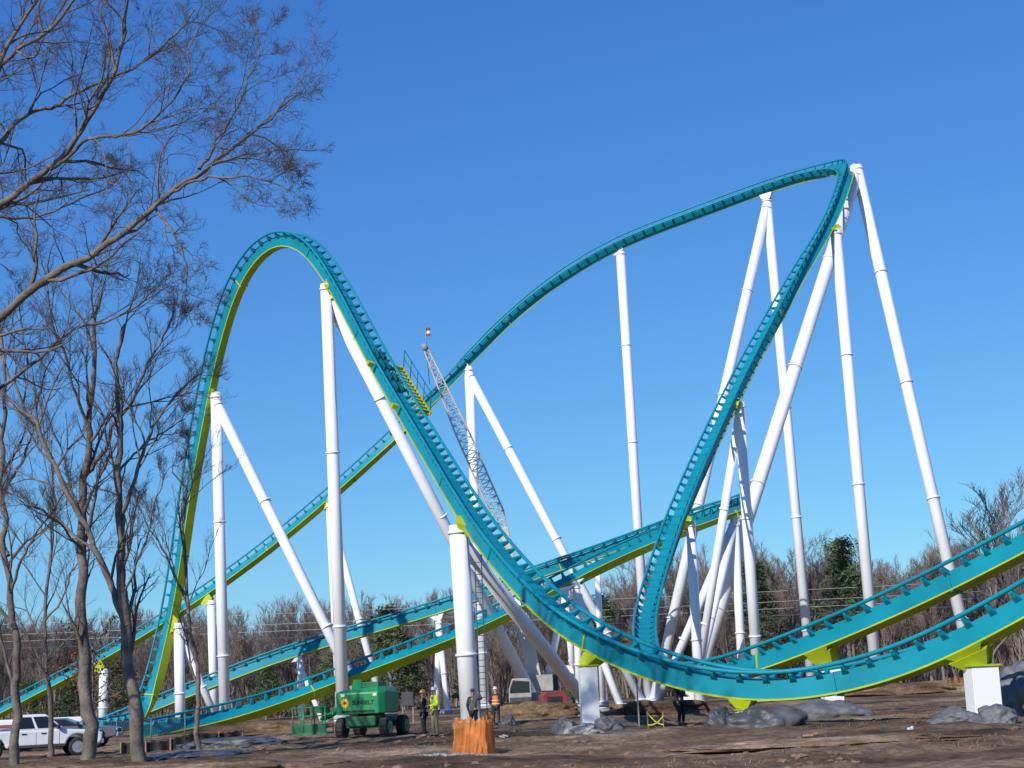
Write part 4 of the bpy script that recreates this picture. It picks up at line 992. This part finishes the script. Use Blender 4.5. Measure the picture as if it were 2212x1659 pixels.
    hc = J['h1'][0] + Vector((0, .005, .045)); mb = MB(); n = 20
    rings = [(0, 1.0), (.045, .97), (.085, .80), (.115, .5), (.125, .05)]
    for z, k in rings:
        for i in range(n): a = 2 * PI * i / n; mb.v.append(hc + Vector((.098 * k * math.cos(a), .122 * k * math.sin(a), z)))
    for jx in range(4):
        for i in range(n): mb.f.append((jx * n + i, jx * n + (i + 1) % n, (jx + 1) * n + (i + 1) % n, (jx + 1) * n + i)); mb.sm.append(True)
    hatnm = 'hard_hat' if hat in (M['yellow'], M['hatwhite']) else 'hat'
    if hat is None: mb.build('hair', M['hair'], root, world=False)
    else:
        if hatnm == 'hard_hat':
            b0 = len(mb.v)
            for k, z in ((1.0, .004), (1.22, -.006)):
                for i in range(n):
                    a = 2 * PI * i / n; ex = .05 if math.sin(a) < -.4 and k > 1 else 0
                    mb.v.append(hc + Vector((.098 * k * math.cos(a), .122 * k * math.sin(a) - ex, z)))
            for i in range(n): mb.f.append((b0 + i, b0 + (i + 1) % n, b0 + n + (i + 1) % n, b0 + n + i)); mb.sm.append(True)
        mb.build(hatnm, hat, root, world=False)
    for sx in (-1, 1):
        mb = MB(); lump_into(mb, J['h1'][0] + Vector((sx * .03, -.088, .0)), .012, random.Random(1), 1); mb.build('eye', M['hatwhite'], root, world=False)
person('person in dark jacket and yellow hard hat facing left, behind the one in bright yellow', GP(917, 63), -1.3, 'front', 'down', M['darkcloth'], M['darkcloth'], M['yellow'])
person('person in bright yellow safety jacket and khaki trousers right of the boom lift', GP(941, 61.5), -1.0, 'pocket', 'front', M['hivis'], M['khaki'], M['hatwhite'])
person('person in grey hooded jacket with one arm raised beside the thickest column', GP(1024, 66.5), 2.6, 'up', 'down', M['greycloth'], M['darkcloth'], M['greycloth'])
person('person in orange safety vest seen from behind, right of the thickest column', GP(1073, 76), 2.9, 'down', 'pocket', M['navy'], M['navy'], M['hatwhite'], M['hiorange'])
person('person in dark clothes standing under the low point of the nearest track', GP(1473, 65), .8, 'down', 'front', M['darkcloth'], M['darkcloth'], M['hatwhite'])

# ------------------------------------------------------------------ light
SUN = Vector((-.46, -.72, .53)).normalized()
sl = bpy.data.lights.new('sun', 'SUN'); sl.energy = 4.5; sl.angle = math.radians(.5); sl.color = (1, .955, .89)
so = bpy.data.objects.new('sun', sl); COL.objects.link(so); so.rotation_euler = SUN.to_track_quat('Z', 'Y').to_euler(); so.location = (0, 0, 60)
w = bpy.data.worlds.new('World'); S.world = w; w.use_nodes = True
nt = w.node_tree; bg = nt.nodes['Background']
sk = nt.nodes.new('ShaderNodeTexSky'); sk.sky_type = 'NISHITA'; sk.sun_disc = False
sk.sun_elevation = math.asin(SUN.z); sk.sun_rotation = math.atan2(SUN.x, SUN.y) % (2 * PI)
sk.altitude = 200; sk.air_density = 1.0; sk.dust_density = .2; sk.ozone_density = 2.5
sp = nt.nodes.new('ShaderNodeSeparateColor'); cm = nt.nodes.new('ShaderNodeCombineColor')
nt.links.new(sk.outputs[0], sp.inputs[0])
STR = .11
for k, (a, e) in enumerate(((.43, 1.05), (.74, .93), (.99, .58))):
    pw = nt.nodes.new('ShaderNodeMath'); pw.operation = 'POWER'; pw.inputs[1].default_value = e
    ml = nt.nodes.new('ShaderNodeMath'); ml.operation = 'MULTIPLY'; ml.inputs[1].default_value = a * STR ** e / STR
    nt.links.new(sp.outputs[k], pw.inputs[0]); nt.links.new(pw.outputs[0], ml.inputs[0]); nt.links.new(ml.outputs[0], cm.inputs[k])
nt.links.new(cm.outputs[0], bg.inputs['Color'])
bg.inputs['Strength'].default_value = STR
S.view_settings.view_transform = 'Standard'; S.view_settings.look = 'None'; S.view_settings.exposure = 0
